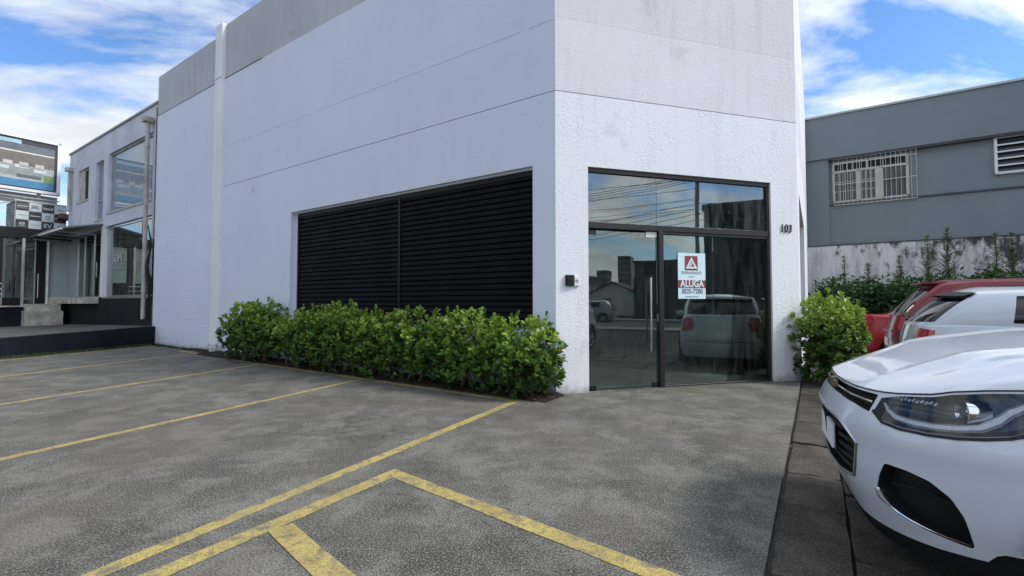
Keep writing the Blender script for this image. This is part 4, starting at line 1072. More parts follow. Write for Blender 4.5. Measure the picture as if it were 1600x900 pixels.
# ---- the white crossover in the foreground
def hero_feats(S, lip, sh):
    fe = []
    lamp = [(.605, .785), (.62, .842), (.71, lip(.71) - .010), (.85, lip(.85) - .010), (.92, lip(.92) - .010), (1.04, lip(1.04) - .010), (1.15, lip(1.15) - .010), (1.36, lip(1.36) - .018), (1.50, lip(1.5) - .05),
            (1.40, .89), (1.26, .835), (1.14, .795), (1.09, .775), (1.02, .760), (.94, .748), (.85, .742), (.75, .742), (.67, .752)]
    fe.append(('headlight', lamp, 0.0, M_lens))
    fe.append(('upper_grille', [(0, .795), (0, .848), (.25, .850), (.42, .852), (.595, .852), (.58, .772), (.45, .787), (.23, .793)], -.045, M_trim))
    fe.append(('lower_grille', [(0, .40), (0, .705), (.16, .70), (.38, .693), (.445, .68), (.53, .61), (.50, .50), (.465, .435), (.42, .425), (.25, .405)], -.06, M_trim))
    fe.append(('fog_pocket', round_poly([(.68, .568), (.645, .50), (.618, .43), (.64, .392), (.70, .350), (.84, .322), (.972, .308), (.980, .32), (.955, .43), (.915, .50), (.85, .548), (.77, .566)], .18, 2), -.07, M_trim))
    fe.append(('lower_valance', [(0, .215), (0, .315), (.20, .275), (.33, .246), (.58, .250), (.86, .258), (1.02, .27), (1.045, .305), (1.07, .318), (1.115, .322), (1.14, .36), (1.20, .37), (1.23, .22), (1.1, .185), (.6, .175), (.3, .185)], -.018, M_trim))
    s1 = sh.s_at_x(3.93); fe.append(('tail_light', [(s1, .80), (s1 - .05, 1.02), (s1 + .28, 1.02), (s1 + .42, .98), (s1 + .40, .80)], .006, M_tail))
    fe.append(('number_plate', [(S - .26, .62), (S, .62), (S, .75), (S - .26, .75)], .008, M_pil))
    fe.append(('rear_valance', [(S - .75, .22), (S, .22), (S, .42), (S - .6, .42)], -.012, M_trim))
    return fe
hero_P = dict(L=4.25, hw=.888, zb=.17, wr=.335, ar=.375, axles=(.90, 3.44), step=.042, nr=22, deck_pow=2.6,
    plan=[(0, 0), (.008, .2), (.03, .4), (.085, .56), (.18, .70), (.32, .80), (.50, .855), (.72, .88), (1.2, .886), (2.1, .888), (3.2, .884), (3.8, .86), (4.08, .78), (4.2, .6), (4.245, .3), (4.25, 0)],
    ins=([.14, .16, .25, .40, .52, .62, .675, .70, .74, .80, .90, 1.0, 1.1], [.17, .14, .095, .036, .014, .008, -.004, .000, .014, .045, .09, .115, .15], ([0, .9, 1.4, 2.2, 7, 12], [1, .9, .5, .45, .45, .6])),
    lip=[], gb=[(1.28, 0, 1.15), (1.31, .35, 1.14), (1.45, .66, 1.10), (1.72, .775, 1.07), (2.45, .80, 1.07), (3.30, .79, 1.09), (3.85, .74, 1.10), (4.08, .62, 1.09), (4.14, .3, 1.08), (4.15, 0, 1.08)],
    gt=[(1.98, 0, 1.60), (2.0, .3, 1.595), (2.10, .52, 1.575), (2.30, .595, 1.58), (2.80, .615, 1.595), (3.40, .605, 1.585), (3.70, .57, 1.575), (3.82, .50, 1.57), (3.86, .25, 1.575), (3.87, 0, 1.578)],
    roof=1.65, glass=lambda K: std_glass(K, quarter=[(5.12, .10), (5.75, .30), (5.62, .84), (5.12, .86)]), sk=lambda sh, S: [0, .42, .80, sh.s_at_x(1.45), sh.s_at_x(2.4), sh.s_at_x(3.2), sh.s_at_x(3.75), S - .75, S - .32, S],
    feats=hero_feats, doors=(1.55, 2.45, 3.38), handles=(2.28, 3.12), mirror=(1.72, .90, 1.10), rim=M_dullsteel,
    bot=([0, .3, .6, 1.1, 1.3, 12], [.215, .185, .175, .185, .25, .25]))
HROT = radians(6.0)
hux = atan2(Uv.y, Uv.x) + HROT + pi
hero, hsh, hlip, hrib, hS, hgh = make_car('white_crossover', (1.822, 2.700, -.026), hux, 'white crossover car parked nose towards the walkway, nearest car with its headlight in view', 'cars parked beside the building', M_cw, hero_P, True)
for sg in (-1, 1):
    # lamp insides: recessed housing, projector, light strip, indicator bowl
    lampf = [f for f in hero_feats(hS, hlip, hsh) if f[0] == 'headlight'][0][1]
    inn = MB(); rvv, rs, lps = patches(lampf, [], .05)
    shr = lambda t_, z_, o=0.0: hsh(t_, z_, o)
    emit(inn, shr, rvv, rs[None], -.085); rim(inn, shr, resamp(lampf, .035), -.001, -.085)
    lamp_par = [o for o in hero.children if o.name.startswith('headlight')][0 if sg > 0 else 1]
    if sg < 0: flip(inn)
    inn.build('lamp_housing', M_reflector, lamp_par, True)
    def S3(t_, z_, o):
        p = hsh(t_, z_, o); return Vector((p.x, p.y * sg, p.z))
    def belt(nm, pts, rr, mt, off, flat=1):
        b = MB(); b.tube([S3(a, c, off) for a, c in pts], rr, 6); return b.build(nm, mt, lamp_par, True)
    belt('light_strip', [(.625, .818), (.66, .792), (.71, .772), (.78, .764), (.86, .764), (.94, .772), (1.01, .785), (1.06, .815), (1.10, .855), (1.15, .885), (1.24, .905), (1.36, .918)], [.006, .009, .013, .015, .015, .015, .016, .018, .018, .016, .013, .008], M_drl, -.022)
    belt('divider', [(.625, .83), (.75, .833), (.88, .833), (.95, .836)], .0035, M_dullsteel, -.018)
    b = MB()
    for k in range(11):
        p0 = (.66 + k * .019, .845 + .004 * (k % 2)); b.tube([S3(*p0, -.03), S3(p0[0] + .012, p0[1] + .012, -.025)], .0055, 5)
    b.build('indicator_lens', M_drl, lamp_par)
    # projector: short metal barrel looking forwards
    c = S3(.985, .836, -.050); fw = Vector((-.90, .12 * sg, .0)).normalized(); M_ = Matrix.Translation(c) @ fw.to_track_quat('Y', 'Z').to_matrix().to_4x4()
    b = MB(M_); b.lathe([(.050, -.040), (.053, .025), (.053, .033), (.048, .035), (.042, .026), (.030, .020)], (0, 0, 0), 'y', 28); pj = b.build('projector', M_chrome, lamp_par, True)
    b = MB(M_); b.lathe([(.0, .036), (.012, .034), (.022, .028), (.026, .02)], (0, 0, 0), 'y', 20); b.build('projector_lens', M_bowl, lamp_par, True)
    b = MB(); b.tube([S3(.66, .80, -.05), S3(.80, .80, -.05), S3(.92, .805, -.05)], [.012, .02, .008], 8); b.build('reflector_bowl', M_reflector, lamp_par, True)
    hrib('lamp_seal', [(.60, .783), (.67, .745), (.75, .735), (.85, .735), (.94, .741), (1.02, .753), (1.09, .768), (1.14, .788), (1.26, .828), (1.40, .883), (1.51, hlip(1.5) - .055)], .012, .004, M_rubber, sg, lamp_par)
    hrib('fender_gap', [(1.125, .775), (1.14, .70), (1.18, .56), (1.20, .50)], .006, .001, M_rubber, sg)
    fp = [o for o in hero.children if o.name.startswith('fog_pocket')][0 if sg > 0 else 1]
    b = MB(); cur = [(.618, .432), (.637, .393), (.70, .350), (.84, .320), (.97, .309)]
    cc_ = catmull([(a, c, 0) for a, c in cur], 6); b.tube([S3(q.x, q.y + .007, -.008) for q in cc_], [.013 + .006 * sin(pi * min(1, i / 9)) - .012 * (i / 24) for i in range(len(cc_))], 8); b.build('chrome_blade', M_chrome, fp, True)
    b = MB(); b.tube([S3(.66, .47, -.045), S3(.80, .49, -.045), S3(.93, .46, -.045)], .006, 6); b.build('pocket_rib', M_trim, fp)
gu = [o for o in hero.children if o.name.startswith('upper_grille')][0]; gl_ = [o for o in hero.children if o.name.startswith('lower_grille')][0]
def hband(nm, pts, r_, off, mt, par):
    b = MB(); L1 = [hsh(a, c, off) for a, c in pts]; full = [Vector((p.x, -p.y, p.z)) for p in reversed(L1[1:])] + L1
    rr = r_ if not isinstance(r_, list) else list(reversed(r_[1:])) + r_
    b.tube(full, rr, 6); return b.build(nm, mt, par, True)
hband('chrome_bar', [(0, .822), (.2, .822), (.4, .820), (.58, .815)], .005, .0, M_chrome, gu)
for z_ in (.835, .805): hband('grille_bar', [(0, z_), (.3, z_), (.57, z_ - .004)], .005, -.02, M_trim, gu)
for i in range(6):
    z_ = .445 + i * .045; e_ = .47 if i < 2 else .50; hband('grille_slat', [(0, z_), (.25, z_), (e_, z_ + .008)], .010, -.028, M_trim, gl_)
rg = [(.0, .702), (.16, .697), (.38, .690), (.440, .676), (.524, .61), (.495, .50), (.462, .438), (.42, .428), (.25, .408), (0, .403)]
for sg in (-1, 1):
    b = MB(); b.tube([Vector((p.x, p.y * sg, p.z)) for p in [hsh(a, c, .002) for a, c in rg]], .0075, 6); b.build('grille_surround', M_dullsteel, gl_, True)
b = MB(); b.bbox(.015, .03, -.2, .2, .49, .62); b.build('number_plate', M_pil, hero)
b = MB(); q = [(-.085, -.018), (-.03, -.018), (-.03, -.03), (.03, -.03), (.03, -.018), (.085, -.018), (.085, .018), (.03, .018), (.03, .03), (-.03, .03), (-.03, .018), (-.085, .018)]
x_ = hsh(0, .82).x; b.add([(x_ + d, y, .822 + z) for d in (-.008, .01) for y, z in q], [tuple(range(12)), tuple(range(23, 11, -1))] + [(i, (i + 1) % 12, (i + 1) % 12 + 12, i + 12) for i in range(12)]); b.build('emblem', M_gold, hero)
b = MB(); L1 = [hsh(.02 + k * 1.5 / 40, hlip(.02 + k * 1.5 / 40) + .001, .001) for k in range(41)]
b.tube([Vector((p.x, -p.y, p.z)) for p in reversed(L1)] + L1, .0035, 5); b.build('bonnet_gap', M_rubber, hero)
for sg in (-1, 1):
    b = MB(); b.tube([(1.9, sg * .60, 1.60), (2.4, sg * .60, 1.655), (3.2, sg * .60, 1.65), (3.7, sg * .58, 1.60)], .018, 8); b.build('roof_rail', M_dullsteel, hero, True)

# ---- generic hatch outline
def gen_feats(rl, plate=True, win=True):
    def f(S, lip, sh):
        fe = [('headlight', [(.52, .62), (.50, .78), (.75, lip(.75) - .02), (1.02, lip(1.02) - .03), (.92, .68)], .004, M_bowl),
              ('grille', [(0, .40), (0, .66), (.36, .66), (.42, .56), (.38, .40)], -.03, M_trim)]
        fe.append(('tail_light', rl(S, lip, sh), .008, M_tail))
        if plate: fe.append(('number_plate', [(S - .24, .56), (S, .56), (S, .69), (S - .24, .69)], .006, M_pil))
        fe.append(('bumper_gap', [(S - .75, .50), (S, .50), (S, .51), (S - .74, .51)], -.008, M_rubber))
        return fe
    return f
def hatch(L, hw, H, belt_z, rake, tail, glassf, rl, zb=.19, ww=.16, hoodz=.94, gbr=.10, **kw):
    a = dict(L=L, hw=hw, zb=zb, wr=.30, ar=.36, axles=(.80, L - .72), step=.07, boot=True,
        plan=[(0, 0), (.01, .2), (.05, .42), (.13, .58), (.26, hw - .11), (.45, hw - .04), (.75, hw - .01), (1.2, hw), (L * .5, hw), (L - 1.0, hw - .005), (L - .45, hw - .03), (L - .17, hw - .10), (L - .05, hw - .28), (L - .01, .3), (L, 0)],
        ins=([.15, .22, .35, .5, .6, .75, .9, 1.05], [.10, .05, .01, 0, 0, .02, .045, .085], ([0, 20], [1, 1])),
        lip=[(0, .72), (.3, .78), (.6, .84), (1.2, belt_z - .06), (2, belt_z), (L - .6, belt_z + .03), (L, tail)],
        gb=[(1.02, 0, hoodz), (1.05, .35, hoodz), (1.2, hw - .19, belt_z), (1.5, hw - .09, belt_z), (2.25, hw - .07, belt_z + .02), (3.0, hw - .08, belt_z + .04), (L - .42, hw - .13, belt_z + .05), (L - .15, hw - .24, tail + .01), (L - gbr, .3, tail), (L - gbr + .01, 0, tail)],
        gt=[(1.75, 0, H - .05), (1.78, .3, H - .055), (1.9, hw - .32, H - .08), (2.1, hw - ww - .06, H - .08), (2.55, hw - ww - .04, H - .065), (3.05, hw - ww - .05, H - .07), (L - rake - .25, hw - ww - .08, H - .08), (L - rake - .07, hw - ww - .15, H - .09), (L - rake, .28, H - .08), (L - rake + .01, 0, H - .075)],
        roof=H, glass=glassf, sk=lambda sh, S: [0, .40, .75, sh.s_at_x(1.25), sh.s_at_x(2.2), sh.s_at_x(2.95), sh.s_at_x(L - .45), S - .62, S - .3, S],
        feats=gen_feats(rl), doors=(1.25, 2.3), handles=(2.12,), mirror=(1.42, hw, belt_z + .05))
    a.update(kw); return a
def rl1(S, lip, sh): return [(S - .80, .70), (S - .82, lip(S - .8) - .04), (S - .56, lip(S - .55) - .015), (S - .50, .86), (S - .54, .72)]
def rl2(S, lip, sh): return [(S - .90, .84), (S - .95, lip(S - .9) - .02), (S - .60, lip(S - .55) - .015), (S - .50, .96), (S - .52, .86)]
def park(u_rear, v, L): p = W(u_rear - L, v); return (p.x, p.y, -.022)
rzU = atan2(Uv.y, Uv.x)
g_side = lambda K: [('windscreen', [(0, .06), (2.0, .06), (2.15, .5), (2.05, .92), (0, .92)]), ('front_window', [(2.62, .08), (5.30, .08), (5.30, .86), (3.45, .88)]), ('rear_window', [(6.72, .10), (K, .10), (K, .88), (6.78, .88)])]
P2 = hatch(4.05, .83, 1.47, .98, .50, 1.00, g_side, rl1, doors=(1.25, 2.55), ww=.14, gbr=.07)
c2, sh2, lip2, rb2, S2, gh2 = make_car('white_hatchback', park(-.90, 7.75, 4.05), rzU, 'plain white hatchback with blank rear side panels between the crossover and dark red car', 'cars parked beside the building', M_cw2, P2)
b = MB(); vs = [gh2(k, t_, .012) for k in [6.7 + i * .23 for i in range(11)] for t_ in (.86, 1.0)]
b.add(vs + [p + Vector((.05 if i % 2 == 0 else 0, 0, .012)) for i, p in enumerate(vs)], [(i * 2, i * 2 + 1, i * 2 + 3, i * 2 + 2) for i in range(10)] + [(22 + i * 2, 22 + i * 2 + 1, 22 + i * 2 + 3, 22 + i * 2 + 2) for i in range(10)]); mirrored(b).build('spoiler', M_trim, c2, True)
b = MB(); b.tube([(3.98, 0, 1.06), (3.95, -.25, 1.10), (3.90, -.42, 1.16)], [.015, .01, .008], 6); b.build('rear_wiper', M_rubber, c2)
P3 = hatch(4.1, .86, 1.66, 1.04, .55, 1.07, lambda K: std_glass(K, rear=(6.95, .08, .90)), rl2, doors=(1.25, 2.3, 3.2), handles=(2.1, 3.0), gbr=.14)
c3, sh3, lip3, rb3, S3_, gh3 = make_car('dark_red_hatchback', park(-1.0, 10.25, 4.1), rzU, 'dark red hatchback with roof spoiler and high tail lights behind the white hatchback', 'cars parked beside the building', M_cdr, P3)
b = MB(); b.bbox(3.38, 3.69, -.52, .52, 1.585, 1.612, .01); b.build('spoiler', M_cdr, c3); b = MB(); b.tube([(3.0, .0, 1.65), (3.35, .0, 1.85)], .004, 5); b.build('aerial', M_rubber, c3)
b = MB(); b.tube([(4.08, 0, 1.10), (4.04, .28, 1.14), (4.0, .42, 1.22)], [.015, .01, .008], 6); b.build('rear_wiper', M_rubber, c3); b = MB(); b.bbox(4.06, 4.115, -.32, .32, .80, .83, .005); b.build('plate_trim', M_chrome, c3)
P4 = hatch(4.3, .85, 1.46, .96, 1.05, 1.03, lambda K: std_glass(K, rear=(7.0, .10, .90)), rl2, doors=(1.25, 2.2, 3.05), handles=(2.0, 2.9), gbr=.55, mirror=(1.45, .85, 1.0))
P4['gb'][6] = (3.45, .70, 1.02); P4['gb'][7] = (3.68, .60, 1.03)
c4, sh4, lip4, rb4, S4, gh4 = make_car('red_saloon', park(-.70, 12.75, 4.3), rzU, 'bright red saloon with boot spoiler, farthest of the parked cars beside the hedge', 'cars parked beside the building', M_cr, P4)
b = MB(); b.bbox(4.12, 4.30, -.62, .62, 1.13, 1.155, .01); b.box(4.18, 4.24, -.5, -.46, 1.0, 1.14); b.box(4.18, 4.24, .46, .5, 1.0, 1.14); b.build('spoiler', M_cr, c4); b = MB(); b.tube([(3.1, -.0, 1.44), (3.5, -.0, 1.66)], .004, 5); b.build('aerial', M_rubber, c4)

# ================================================================== plants
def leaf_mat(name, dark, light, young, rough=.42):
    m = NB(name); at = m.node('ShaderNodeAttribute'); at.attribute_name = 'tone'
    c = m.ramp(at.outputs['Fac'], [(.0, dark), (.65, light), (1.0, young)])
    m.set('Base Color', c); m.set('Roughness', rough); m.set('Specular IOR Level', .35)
    tr = m.node('ShaderNodeBsdfTranslucent'); m.l.new(c, tr.inputs[0]); mx = m.node('ShaderNodeMixShader'); mx.inputs[0].default_value = .28
    m.l.new(m.b.outputs[0], mx.inputs[1]); m.l.new(tr.outputs[0], mx.inputs[2]); m.l.new(mx.outputs[0], m.n['Material Output'].inputs[0]); return m.m
M_leaf = leaf_mat('glossy clusia leaf', (.020, .058, .012), (.095, .20, .022), (.28, .40, .055))
M_leafd = leaf_mat('dark hedge leaf', (.014, .045, .014), (.040, .105, .028), (.11, .20, .05), .5)
M_conif = leaf_mat('feathery needle', (.06, .12, .03), (.14, .24, .07), (.25, .34, .11), .6)
M_dry = leaf_mat('dry leaf', (.05, .03, .02), (.16, .09, .05), (.35, .28, .20), .8)
M_grass = leaf_mat('verge grass', (.03, .05, .012), (.07, .11, .02), (.16, .15, .05), .7)
LEAF = np.array([(0, 0, 0), (-.26, .45, .07), (0, .42, 0), (.26, .45, .07), (-.30, .78, .06), (0, .80, .02), (.30, .78, .06), (-.15, .97, -.01), (.15, .97, -.01)], float)
LEAFF = [(0, 2, 1), (0, 3, 2), (1, 2, 5, 4), (2, 3, 6, 5), (4, 5, 7), (5, 8, 7), (5, 6, 8)]
def mats_from(pos, axis, up, ln, wd):
    a = Vector(axis).normalized(); x = a.cross(Vector(up))
    x = x.normalized() if x.length > 1e-4 else a.orthogonal().normalized()
    z = x.cross(a); m = Matrix.Identity(4)
    for i in range(3): m[i][0] = x[i] * wd; m[i][1] = a[i] * ln; m[i][2] = z[i] * ln; m[i][3] = pos[i]
    return m
def leaf_mesh(name, mats, tones, mat, shape=LEAF, faces=LEAFF):
    n = len(mats); M_ = np.array([[list(r) for r in m] for m in mats]); P = np.c_[shape, np.ones(len(shape))]
    V = np.einsum('nij,kj->nki', M_, P)[..., :3].reshape(-1, 3); F = [tuple(i + k * len(shape) for i in f) for k in range(n) for f in faces]
    me = bpy.data.meshes.new(name); me.from_pydata(V.tolist(), [], F); at = me.attributes.new('tone', 'FLOAT', 'POINT')
    at.data.foreach_set('value', np.repeat(np.array(tones, float), len(shape))); me.polygons.foreach_set('use_smooth', [True] * len(me.polygons)); me.materials.append(mat); me.update(); return me
LM = [leaf_mesh('leaf', [Matrix.Identity(4)], [t], M_leaf) for t in (.15, .35, .5, .65, .8, .97)]
def in_building(p):
    u, v = p.dot(Uv), p.dot(Vv)
    if v > 5.56 and 2.9 < u < 17: return True
    q = p - C0; d = q.dot(Vector((-Dv.y, Dv.x, 0))); return d > -.02 and u > .20 and v > 5.5
def shrub(u, v, ru, rv, h, z0, nros, seed, label, group=None, near=120, sun=.0, leaf=.098, cat='shrub', open_base=.25, tops=()):
    r_ = random.Random(seed); base = W(u, v); root = thing('clusia_shrub', base, 0, label, cat, group)
    mats, tones = [], []
    from mathutils import noise as nz
    cen = Vector((0, 0, 0))
    k = 0
    while k < nros:
        th = r_.uniform(0, 2 * pi); cz = r_.uniform(-.95, 1.0); sr = sqrt(max(0, 1 - cz * cz)) ** .55
        d = Vector((cos(th) * sr, sin(th) * sr, cz)); rad = r_.choice((1, 1, 1, .85, .65, .5))
        rad *= 1 + .30 * nz.noise(Vector((d.x * 1.9 + seed * 3.1, d.y * 1.9, d.z * 1.9))) + r_.uniform(-.06, .07)
        hz = (h - z0) / 2
        p = Uv * (d.x * ru * rad) + Vv * (d.y * rv * rad) + Vector((0, 0, z0 + hz + d.z * hz * rad))
        if p.z < .05: continue
        low = (p.z - z0) / (h - z0)
        if low < open_base and r_.random() < .45: continue
        if in_building(base + p): k += .3; continue
        k += 1
        ax = (Uv * d.x + Vv * d.y) * .75 + Vector((0, 0, .75 + .3 * d.z)) + Vector((r_.uniform(-.35, .35), r_.uniform(-.35, .35), r_.uniform(-.2, .2))); ax.normalize()
        nl = r_.choice((4, 5, 5, 6)); a0 = r_.uniform(0, pi); young = max(0, min(1, .22 + .5 * low * rad + sun * max(0, d.z) + r_.uniform(-.34, .34)))  # young growth tone, plus a painted sunlit top from the sun term
        e1 = ax.orthogonal().normalized(); e2 = ax.cross(e1)
        for j in range(nl):
            a = a0 + j * pi * .97 + (j // 2) * pi / 2; lean = (.35, .42, .85, .9, 1.15, 1.25)[j] * r_.uniform(.8, 1.15)
            o = e1 * cos(a) + e2 * sin(a); dr = ax * cos(lean) + o * sin(lean); up = ax * sin(lean) - o * cos(lean)
            ln = leaf * r_.uniform(.50, 1.18) * (1 - .25 * (j < 2)); pos = base + p - ax * (.012 * j)
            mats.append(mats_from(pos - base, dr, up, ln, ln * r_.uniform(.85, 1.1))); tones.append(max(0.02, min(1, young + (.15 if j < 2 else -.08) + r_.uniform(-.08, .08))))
    for q in range(7):
        a = r_.uniform(0, 2 * pi); x0 = Uv * cos(a) * ru * r_.uniform(.1, .8) + Vv * sin(a) * rv * r_.uniform(.1, .6) + Vector((0, 0, h * .86)); hgt = r_.uniform(.10, .24)
        dr = Vector((r_.uniform(-.3, .3), r_.uniform(-.3, .3), 1)).normalized()
        if in_building(base + x0): continue
        for j in range(9):
            an = j * 2.4; o = dr.orthogonal().normalized(); o2 = dr.cross(o); sd = (o * cos(an) + o2 * sin(an)); t = j / 8
            dd = dr * (.6 + t) + sd * (1.1 - .6 * t); mats.append(mats_from(x0 + dr * hgt * t, dd, dr * .8 - sd, leaf * r_.uniform(.6, .95), leaf * r_.uniform(.6, .9))); tones.append(min(1, max(.05, r_.uniform(.4, .95))))
    idx = sorted(range(len(mats)), key=lambda i: (base + mats[i].translation - Vector((0, 0, EYE))).length - .5 * r_.random() * .2)
    nearset = idx[:near]; rest = idx[near:]
    for i in nearset:
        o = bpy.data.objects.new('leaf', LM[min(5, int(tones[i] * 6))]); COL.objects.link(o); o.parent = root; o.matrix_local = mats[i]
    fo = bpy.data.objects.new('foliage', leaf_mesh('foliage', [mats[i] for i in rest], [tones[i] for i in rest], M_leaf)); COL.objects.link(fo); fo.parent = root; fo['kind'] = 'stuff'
    for q in range(r_.randint(5, 8)):
        b = MB(); a = r_.uniform(0, 2 * pi); x0 = Uv * r_.uniform(-.5, .5) * ru + Vv * r_.uniform(-.3, .3) * rv; tip = Uv * cos(a) * ru * .75 + Vv * sin(a) * rv * .6 + Vector((0, 0, h * r_.uniform(.55, .8)))
        if in_building(base + tip): tip = tip - Vv * .3
        mid = x0.lerp(tip, .45) + Vector((r_.uniform(-.06, .06), r_.uniform(-.06, .06), .05)); b.tube([x0, x0.lerp(mid, .5) + Vector((.02, .01, 0)), mid, tip], [.014, .012, .009, .004], 5); b.build('stem', M_bark, root)
    return root
HG = 'clusia shrubs in the hedge under the shutter'
hs = [(10.62, .60, 1.16, 'big bushy clusia at the far left end of the hedge, beside bare white wall'), (9.8, .58, 1.25, 'tall clusia with shoots rising past the left edge of the shutter'), (8.92, .53, .96, 'low sparse clusia with bare twigs showing, third from the left end of hedge'),
      (8.1, .55, 1.10, 'clusia shrub fourth from the left end of hedge'), (7.15, .58, 1.18, 'clusia below the middle post of the shutter'), (6.2, .56, 1.08, 'clusia fourth from the right end of hedge, right of the middle post'),
      (5.25, .56, 1.10, 'clusia third from the right end of hedge, under the right shutter panel'), (4.25, .56, 1.08, 'clusia second from the right end of hedge'), (3.36, .60, 1.03, 'clusia at the right end of the hedge, nearest the corner by the door')]
for i, (u, ru, h, lb) in enumerate(hs):
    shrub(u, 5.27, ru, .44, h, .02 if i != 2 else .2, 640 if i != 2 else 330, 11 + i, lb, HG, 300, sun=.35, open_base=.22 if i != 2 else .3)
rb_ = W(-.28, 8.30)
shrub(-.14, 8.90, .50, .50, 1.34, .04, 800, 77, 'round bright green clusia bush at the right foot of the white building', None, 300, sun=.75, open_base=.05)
# bed under the hedge and litter
bed = MB(); nx_, ny_ = 90, 7; vs = []; rr = random.Random(3)
for i in range(nx_ + 1):
    for j in range(ny_ + 1):
        u = 2.85 + (12.6 - 2.85) * i / nx_; v = 5.07 + .53 * j / ny_ + (rr.uniform(-.02, .03) if j == 0 else 0); p = W(u, v, .010 + (.0 if j == 0 or i == 0 else .03 * rr.random() + .02))
        vs.append(p)
bed.add(vs, [(i * (ny_ + 1) + j, i * (ny_ + 1) + j + 1, (i + 1) * (ny_ + 1) + j + 1, (i + 1) * (ny_ + 1) + j) for i in range(nx_) for j in range(ny_)]); bed.build('planting_bed', M_soil, kind='structure', smooth='all', fixn=False)
mats, tn = [], []
for k in range(900):
    u = rr.uniform(2.8, 12.8); v = 5.06 + abs(rr.gauss(0, .16)) - (.03 if rr.random() < .1 else 0)
    if k < 150: u = 3.0 + abs(rr.gauss(0, .25)); v = 5.25 + rr.uniform(-.22, .25)
    if v > 5.58 or (u < 3.05 and v > 5.5): continue
    a = rr.uniform(0, 2 * pi); mats.append(mats_from(W(u, v, .03 + rr.random() * .03), (cos(a), sin(a), rr.uniform(-.2, .3)), (0, 0, 1), rr.uniform(.02, .065), rr.uniform(.02, .05))); tn.append(rr.random() ** 1.6)
lt = bpy.data.objects.new('leaf_litter', leaf_mesh('leaf_litter', mats, tn, M_dry)); COL.objects.link(lt); lt['kind'] = 'stuff'; tag(lt, 'dry fallen leaves scattered over the soil under the hedge', 'leaf litter')
mats, tn = [], []
for k in range(260):
    u = rr.uniform(.4, 14); v = rr.uniform(-.5, 5.0) if rr.random() < .6 else 5.0 - abs(rr.gauss(0, .25))
    a = rr.uniform(0, 2 * pi); mats.append(mats_from(W(u, v, .012), (cos(a), sin(a), .05), (0, 0, 1), rr.uniform(.006, .022), rr.uniform(.006, .014))); tn.append(rr.random())
lt = bpy.data.objects.new('lot_debris', leaf_mesh('lot_debris', mats, tn, M_dry)); COL.objects.link(lt); lt['kind'] = 'stuff'; tag(lt, 'tiny dry leaf scraps blown over the parking lot', 'debris')
# grass and moss at the foot of the retaining wall
GRASS = np.array([(-.05, 0, 0), (.05, 0, 0), (.02, 1, .1)], float)
mats, tn = [], []
def wall_u(v): return float(np.interp(v, [-14, -3, -1, 2.35, 5.3, 5.84], [13.4, 13.4, 14.2, 15.5, 16.62, 16.72]))
for k in range(9000):
    v = rr.uniform(-3, 5.5); u = wall_u(v) - abs(rr.gauss(0, .14)) - .01
    if rr.random() < .3: v = 5.57; u = rr.uniform(12.4, 16.6)
    if nz_ := (math.sin(v * 5.3) + math.sin(v * 11.7 + u) + 1.2) < rr.uniform(-1, 1.4): continue
    mats.append(mats_from(W(u, v, 0.0), (rr.uniform(-.6, .6), rr.uniform(-.6, .6), 1), (rr.uniform(-1, 1), rr.uniform(-1, 1), .1), rr.uniform(.02, .085), rr.uniform(.10, .2))); tn.append(rr.random())
gs = bpy.data.objects.new('verge_grass', leaf_mesh('verge_grass', mats, tn, M_grass, GRASS, [(0, 1, 2)])); COL.objects.link(gs); gs['kind'] = 'stuff'; tag(gs, 'thin strip of grass and weeds along the foot of black retaining wall', 'grass')
sl = MB(); sl.prism(uvpoly([(wall_u(v) - .26 + .05 * sin(v * 4), v) for v in np.linspace(-3, 5.5, 30)] + [(wall_u(v) + .02, v) for v in np.linspace(5.5, -3, 30)]), -.01, .012); sl.build('verge_soil', pm('mossy dirt', (.05, .05, .03), .95, 0, .5, 8, .6, 40, .1), kind='structure')
sl = MB(); sl.prism(uvpoly([(3.0, 5.04)] + [(u, 5.44 + .05 * sin(u * 7) + .03 * sin(u * 17)) for u in np.linspace(12.4, 16.6, 30)] + [(16.6, 5.62), (3.0, 5.62)]), -.01, .010); sl.build('wall_foot_dirt', M_soil, kind='structure')
# weed by the pilaster
wd_ = thing('weed', W(12.62, 5.47), 0, 'small weed growing at the foot of the white pilaster', 'weed'); mats, tn = [], []
for k in range(60):
    a = rr.uniform(0, 2 * pi); mats.append(mats_from((rr.uniform(-.12, .12), rr.uniform(-.06, .02), rr.uniform(.02, .22)), (cos(a), sin(a), rr.uniform(0, .8)), (0, 0, 1), .05, .035)); tn.append(rr.uniform(.2, .9))
o = bpy.data.objects.new('foliage', leaf_mesh('foliage', mats, tn, M_leaf)); COL.objects.link(o); o.parent = wd_; o['kind'] = 'stuff'
